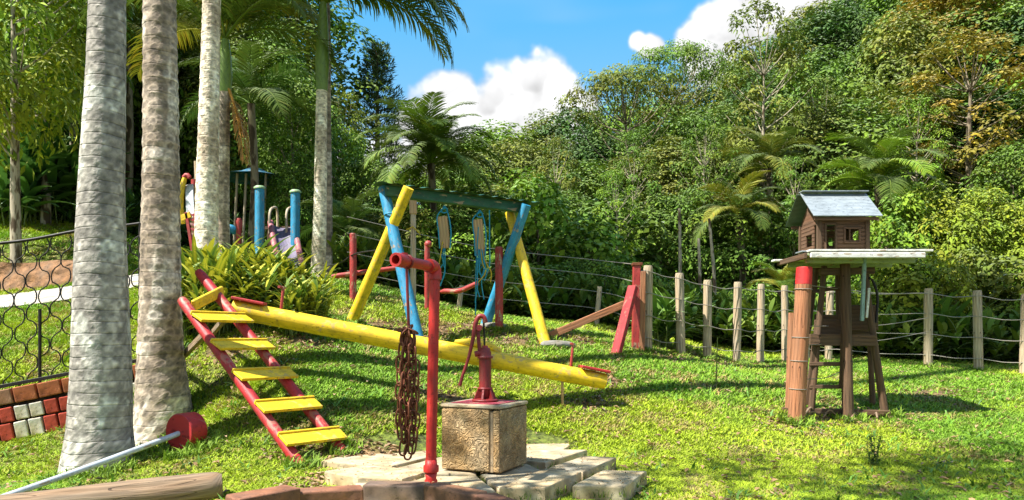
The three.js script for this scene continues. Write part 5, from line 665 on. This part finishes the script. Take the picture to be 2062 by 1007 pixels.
// ---------- shrubs ----------
function clumpGeo(seed, stems, per, H, len, wid, cols, spread) {
  const r = rngOf(seed), S = new Soup(), w = [];
  for (let s = 0; s < stems; s++) { const a = r() * 6.283, b = V(Math.cos(a) * spread * r(), 0, Math.sin(a) * spread * r()), tip = V(b.x * 1.7 + (r() - 0.5) * 0.3, H * (0.6 + 0.5 * r()), b.z * 1.7 + (r() - 0.5) * 0.3); w.push(tube([V(b.x, -0.06, b.z), b.clone().lerp(tip, 0.5), tip], [0.013, 0.011, 0.007], 5, { cap: false }));
    for (let k = 0; k < per; k++) { const t = 0.25 + 0.75 * (k + 1) / per, o = b.clone().lerp(tip, t), az = k * 2.4 + r() * 0.6, el = lerp(0.25, 1.1, t) + (r() - 0.5) * 0.3; let d = V(Math.cos(az) * Math.cos(el), Math.sin(el), Math.sin(az) * Math.cos(el)); const L = len * (0.7 + 0.6 * r()), pts = [o]; let q = o; for (let j = 0; j < 5; j++) { q = q.clone().addScaledVector(d, L / 5); pts.push(q); d = d.clone().add(V(0, -0.16 - 0.12 * r(), 0)).normalize(); } const c = cols[Math.floor(r() * cols.length)], v = 0.85 + 0.3 * r(), side = V(-Math.sin(az), 0, Math.cos(az)), nor = side.clone().cross(d).normalize(); if (nor.y < 0) nor.negate(); S.blade(pts, wid * (0.8 + 0.4 * r()), nor, c[0].map((x) => x * v), c[1].map((x) => x * v), c[2]); } }
  return { stems: mergeGeometries(w.map((q) => q.index ? q.toNonIndexed() : q)), leaves: S.build() };
}
(function shrubs() {
  const g1 = [0.3, 0.5, 0.05], g2 = [0.6, 0.72, 0.06], y1 = [1.05, 0.98, 0.08], y2 = [1.35, 1.2, 0.16], dk = [0.14, 0.28, 0.05];
  const vars = [1, 2, 3, 4].map((s) => clumpGeo(700 + s, 10, 10, 0.7, 0.42, 0.066, [[g2, y1, y1], [g1, g2, y1], [y1, y2, g2], [g1, g2, dk], [dk, g1, null]], 0.16)), r = rngOf(707), spots = [];
  for (let k = 0; k < 46; k++) { const px = 372 + 275 * ((k * 0.618) % 1), d = 10.0 + (px > 500 ? 1.2 : 1.9) * r(); spots.push([px, d, (0.9 + 0.4 * r()) * lerp(1.02, 0.66, (px - 372) / 275)]); }
  for (let k = 0; k < 7; k++) spots.push([378 + k * 20, 12.0 + 0.4 * r(), 0.75 + 0.3 * r()]);
  spots.forEach(([px, d, s], i) => { const v = vars[i % 4], b = gnd(px, d), t = thing('variegated_shrub', 'yellow edged strap leaved shrub in the bed beside the slender palm', 'shrub', b, 'variegated shrubs in the bed beneath the palms'); t.rotation.y = r() * 6.28; t.scale.setScalar(s); mesh('stems', v.stems, MAT.stem, t); mesh('leaves', v.leaves, LEAF.blade, t); });
  const big = [1, 2].map((s) => clumpGeo(720 + s, 9, 8, 1.1, 0.95, 0.2, [[[0.14, 0.34, 0.06], [0.24, 0.48, 0.07], null], [[0.1, 0.26, 0.05], [0.17, 0.4, 0.06], null]], 0.35));
  [[25, 19.5, 1.3], [80, 20.2, 1.5], [125, 20.6, 1.45], [165, 21, 1.4], [100, 21.5, 1.8], [-40, 20, 1.4], [40, 22, 1.7]].forEach(([px, d, s], i) => { const b = gnd(px, d), t = thing('big_leaf_plant', 'dark glossy plant with broad arching leaves at the wood edge on the slope', 'plant', b, 'broad leaved plants on the slope'); t.rotation.y = i * 1.3; t.scale.setScalar(s); mesh('stems', big[i % 2].stems, MAT.stem, t); mesh('leaves', big[i % 2].leaves, LEAF.blade, t); });
  const fernV = clumpGeo(740, 8, 8, 0.5, 0.55, 0.07, [[[0.16, 0.36, 0.05], [0.3, 0.5, 0.06], null]], 0.12);
  [[1338, 13.2, 1.3], [1352, 13.6, 1.2], [1325, 13.5, 1.1], [1880, 14.6, 1.5], [1925, 14.4, 1.4], [1820, 14.8, 1.3]].forEach(([px, d, s], i) => { const b = gnd(px, d), t = thing('strap_plant', i < 3 ? 'green strap leaved clump behind the first timber posts' : 'green strap leaved clump behind the fence past the tower', 'plant', b, i < 3 ? 'strap plants at the first posts' : 'strap plants past the tower'); t.rotation.y = i; t.scale.setScalar(s); mesh('stems', fernV.stems, MAT.stem, t); mesh('leaves', fernV.leaves, LEAF.blade, t); });
  { const b = gnd(1758, 7.45), t = thing('lawn_weed', 'small dark upright weed growing alone in the lawn', 'plant', b), S = new Soup(), w = [], r2 = rngOf(751); for (let s = 0; s < 9; s++) { const a = r2() * 6.28, tip = V(Math.cos(a) * 0.1 * r2() * 1.3, 0.16 + 0.22 * r2(), Math.sin(a) * 0.1 * r2() * 1.3); w.push(tube([V(tip.x * 0.3, -0.02, tip.z * 0.3), tip], [0.004, 0.002], 4, { cap: false })); for (let k = 0; k < 14; k++) { const o = V(tip.x * 0.3, 0, tip.z * 0.3).lerp(tip, 0.15 + 0.85 * k / 14), d = rdir(r2); d.y = 0.4; d.normalize(); S.leaf(o, d, V(0, 1, 0).addScaledVector(d, -d.y).normalize(), 0.045 + 0.025 * r2(), 0.022, [0.12, 0.2 + 0.1 * r2(), 0.05]); } } mesh('stems', w, MAT.stem, t); mesh('leaves', S.build(), LEAF.blade, t); }
})();
// ---------- lawn and undergrowth ----------
function tuftGeo(seed, n, h, w, spread) { const r = rngOf(seed), S = new Soup(); for (let k = 0; k < n; k++) { const a = r() * 6.28, b = V(Math.cos(a) * spread * r(), -0.01, Math.sin(a) * spread * r()), az = r() * 6.28, lean = 0.25 + 0.75 * r(), L = h * (0.55 + 0.7 * r()), d = V(Math.cos(az) * lean, 1, Math.sin(az) * lean).normalize(), nor = V(-Math.cos(az), lean, -Math.sin(az)).normalize(), s = V(-Math.sin(az), 0, Math.cos(az)), e = b.clone().addScaledVector(d, L * 0.6), tip = e.clone().addScaledVector(d.clone().add(V(Math.cos(az) * 0.8, -0.35, Math.sin(az) * 0.8)).normalize(), L * 0.5), k0 = S.p.length / 3, v = 0.8 + 0.4 * r(), nn = nor.clone().add(V(0, 1.2, 0)).normalize(); for (const [q, ww] of [[b, 1], [e, 0.8]]) for (const sg of [-1, 1]) { S.p.push(q.x + s.x * w * ww * sg / 2, q.y, q.z + s.z * w * ww * sg / 2); S.c.push(v, v, v); S.n.push(nn.x, nn.y, nn.z); } S.p.push(tip.x, tip.y, tip.z); S.c.push(v * 1.1, v * 1.05, v); S.n.push(nn.x, nn.y, nn.z); S.i.push(k0, k0 + 1, k0 + 2, k0 + 1, k0 + 3, k0 + 2, k0 + 2, k0 + 3, k0 + 4); } return S.build(); }
(function lawn() {
  const r = rngOf(9001), mats = [], cols = [], geo = tuftGeo(91, 9, 0.06, 0.0085, 0.05), dum = new THREE.Object3D(), c = new THREE.Color();
  const pedC = PED.clone().add(V(0, 0, -0.3));
  const sow = (d0, d1, per, s0) => {                                   // per square metre
    const area = (px0, px1) => 0; let n = 0; const w = (d) => 2.2 * CX / F * d * 0.5 + 0.6, total = per * (d1 - d0) * (w(d0) + w(d1));
    for (let k = 0; k < total; k++) {
      const d = lerp(d0, d1, r()), x = (r() * 2 - 1) * w(d1), z = -d; if (Math.abs(x) > w(d)) continue;
      if (roadDist(x, z) < 0.85 || (d > 20 && x > -7)) continue; if (SLABS.some((p) => inPoly(x, z, p))) continue; if (Math.hypot(x - RING.x, z - RING.z) < RINGR + 0.08 && Math.hypot(x - RING.x, z - RING.z) > RINGR - 0.1) continue;
      const b = bare(x, z); if (r() < b * 0.85) continue; const thin = fbm(x * 1.1 + 5, z * 1.1, 4, 33); if (thin > 0.58 && r() < 0.45) continue;
      const patch = fbm(x * 0.55 + 3, z * 0.55, 3, 44), fine = r(), dry = fbm(x * 2.5, z * 2.5, 3, 55); const yl = sstep(0.35, 0.65, patch), h = 0.82 * s0 * (0.7 + 0.6 * r()) * (0.8 + 0.5 * fbm(x * 1.6 + 9, z * 1.6, 2, 66));
      c.setRGB(lerp(0.2, 0.35, yl) * (0.85 + 0.3 * fine), lerp(0.36, 0.45, yl) * (0.85 + 0.3 * fine), lerp(0.022, 0.022, yl)); if (r() < 0.05 + 0.5 * sstep(0.56, 0.72, dry)) c.setRGB(0.42 * (0.7 + 0.4 * fine), 0.34 * (0.7 + 0.4 * fine), 0.1);
      dum.position.set(x, ground(x, z) + 0.005, z); dum.rotation.set((r() - 0.5) * 0.3, r() * 6.28, (r() - 0.5) * 0.3); dum.scale.set(s0 * 1.1, h, s0 * 1.1); dum.updateMatrix(); mats.push(dum.matrix.toArray()); cols.push(c.r, c.g, c.b);
    }
  };
  sow(5.2, 7.5, 1900, 0.85); sow(7.5, 10, 1150, 1.05); sow(10, 14, 620, 1.35); sow(14, 20, 260, 1.8); sow(20, 26, 110, 2.6);
  for (const [px, d, R, n] of [[200, 7.1, 0.42, 260], [330, 8.6, 0.42, 220], [1603, 9.35, 0.16, 90], [1708, 9.55, 0.15, 60], [1784, 9.7, 0.12, 50], [1283, 12.35, 0.2, 60], [1305, 12.5, 0.12, 40], [1368, 12.75, 0.12, 40], [1425, 13, 0.12, 40], [1486, 13.2, 0.12, 40], [1870, 13.4, 0.12, 40], [1968, 13, 0.12, 40], [607, 7, 0.12, 40], [692, 7.42, 0.12, 40], [1100, 12, 0.25, 50], [706, 12.05, 0.15, 40], [1005, 12.6, 0.12, 40], [372, 7.3, 0.25, 80]]) for (let k = 0; k < n; k++) { const a = r() * 6.28, q = R * (0.85 + 0.5 * r() * r()), x = X(px, d) + Math.cos(a) * q, z = -d + Math.sin(a) * q, s = 1.1 + 0.9 * r(), v = 0.7 + 0.5 * r(); dum.position.set(x, ground(x, z) + 0.005, z); dum.rotation.set((r() - 0.5) * 0.5, r() * 6.28, (r() - 0.5) * 0.5); dum.scale.set(s, s * (1 + 0.8 * r()), s); dum.updateMatrix(); mats.push(dum.matrix.toArray()); cols.push(0.2 * v, 0.32 * v, 0.03); }
  for (const p of SLABS) for (let i = 0; i < p.length; i++) { const a = p[i], b = p[(i + 1) % p.length], n = Math.round(Math.hypot(a[0] - b[0], a[1] - b[1]) * 26); for (let k = 0; k < n; k++) { if (r() < 0.5) continue; const t = r(), x = lerp(a[0], b[0], t) + (r() - 0.5) * 0.03, z = lerp(a[1], b[1], t) + (r() - 0.5) * 0.03, v = 0.6 + 0.5 * r(); dum.position.set(x, PY - 0.05 - 0.04 * r(), z); dum.rotation.set((r() - 0.5) * 0.6, r() * 6.28, (r() - 0.5) * 0.6); dum.scale.set(0.6, 0.7 + 0.9 * r(), 0.6); dum.updateMatrix(); mats.push(dum.matrix.toArray()); cols.push(0.2 * v, 0.28 * v, 0.03); } }
  for (let k = 0; k < 900; k++) { const d = 5.5 + 8 * r(), x = (r() * 2 - 1) * d * 0.7, z = -d, s = 1.6 + 1.4 * r(), v = 0.6 + 0.5 * r(); if (SLABS.some((p) => inPoly(x, z, p)) || fbm(x * 0.9, z * 0.9, 2, 99) < 0.5) continue; dum.position.set(x, ground(x, z), z); dum.rotation.set((r() - 0.5) * 0.5, r() * 6.28, (r() - 0.5) * 0.5); dum.scale.set(s, s * 0.8, s); dum.updateMatrix(); mats.push(dum.matrix.toArray()); cols.push(0.13 * v, 0.28 * v, 0.03); }   // coarser weeds
  const im = new THREE.InstancedMesh(geo, LEAF.grass, mats.length), m4 = new THREE.Matrix4(); mats.forEach((a, i) => im.setMatrixAt(i, m4.fromArray(a))); cols.length && (im.instanceColor = new THREE.InstancedBufferAttribute(new Float32Array(cols), 3)); im.name = 'grass'; im.castShadow = im.receiveShadow = true; tag(im, 'short sunlit lawn grass with dry yellow patches', 'grass', null, 'stuff'); scene.add(im);
  // undergrowth on the forest floor
  const S = clumpGeo(95, 8, 7, 0.42, 0.2, 0.075, [[[0.7, 0.75, 0.8], [1.0, 1.0, 0.8], null]], 0.3).leaves, mu = [], cu = [];
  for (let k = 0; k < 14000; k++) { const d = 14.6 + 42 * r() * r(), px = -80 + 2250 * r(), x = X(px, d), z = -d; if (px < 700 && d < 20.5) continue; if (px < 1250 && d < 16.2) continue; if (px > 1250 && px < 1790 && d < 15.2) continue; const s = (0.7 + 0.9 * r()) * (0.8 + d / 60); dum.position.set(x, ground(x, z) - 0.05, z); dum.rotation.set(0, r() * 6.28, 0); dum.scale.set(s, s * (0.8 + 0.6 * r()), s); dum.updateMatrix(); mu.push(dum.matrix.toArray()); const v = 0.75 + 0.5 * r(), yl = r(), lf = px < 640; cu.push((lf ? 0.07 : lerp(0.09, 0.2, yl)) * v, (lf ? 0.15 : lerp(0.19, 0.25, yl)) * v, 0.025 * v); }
  const iu = new THREE.InstancedMesh(S, LEAF.grass, mu.length); mu.forEach((a, i) => iu.setMatrixAt(i, m4.fromArray(a))); iu.instanceColor = new THREE.InstancedBufferAttribute(new Float32Array(cu), 3); iu.name = 'undergrowth'; iu.castShadow = iu.receiveShadow = true; tag(iu, 'dense leafy undergrowth covering the forest floor', 'undergrowth', null, 'stuff'); scene.add(iu);
  // dry leaves and crumbs lying on paving, lawn and litter patches
  const L = new Soup(); L.leaf(V(0, 0, 0), V(1, 0, 0), V(0, 1, 0), 1, 0.5, [1, 1, 1], 0.5); const ml = [], cl = []; for (let k = 0; k < 5200; k++) { const bz = BARE[Math.floor(r() * BARE.length)]; let x, z, y; if (k < 420) { const s = SLABS[Math.floor(r() * SLABS.length)], i = Math.floor(r() * s.length), j = Math.floor(r() * s.length), q = Math.floor(r() * s.length); let a = r(), b = r(); if (a + b > 1) { a = 1 - a; b = 1 - b; } x = s[i][0] * (1 - a - b) + s[j][0] * a + s[q][0] * b; z = s[i][1] * (1 - a - b) + s[j][1] * a + s[q][1] * b; y = PY + 0.024; } else if (k < 3600) { const a = r() * 6.28, q = Math.sqrt(r()) * 1.15; x = bz[0] + Math.cos(a) * q * bz[2]; z = bz[1] + Math.sin(a) * q * bz[3] * 2; y = ground(x, z) + 0.03; } else { const d = 5.6 + 9 * r(); x = (r() * 2 - 1) * d * 0.68; z = -d; y = ground(x, z) + 0.05; } const s = (k < 420 ? 0.012 + 0.022 * r() : 0.04 + 0.06 * r()); dum.position.set(x, y, z); dum.rotation.set((r() - 0.5) * 0.6, r() * 6.28, (r() - 0.5) * 0.6); dum.scale.setScalar(s); dum.updateMatrix(); ml.push(dum.matrix.toArray()); const v = 0.5 + 0.8 * r(); cl.push(0.34 * v, 0.21 * v, 0.1 * v); }
  const il = new THREE.InstancedMesh(L.build(), LEAF.grass, ml.length); ml.forEach((a, i) => il.setMatrixAt(i, m4.fromArray(a))); il.instanceColor = new THREE.InstancedBufferAttribute(new Float32Array(cl), 3); il.name = 'leaf_litter'; il.castShadow = il.receiveShadow = true; tag(il, 'scattered dry brown leaves on lawn and paving', 'leaves', null, 'stuff'); scene.add(il);
})();

renderer.render(scene, camera);
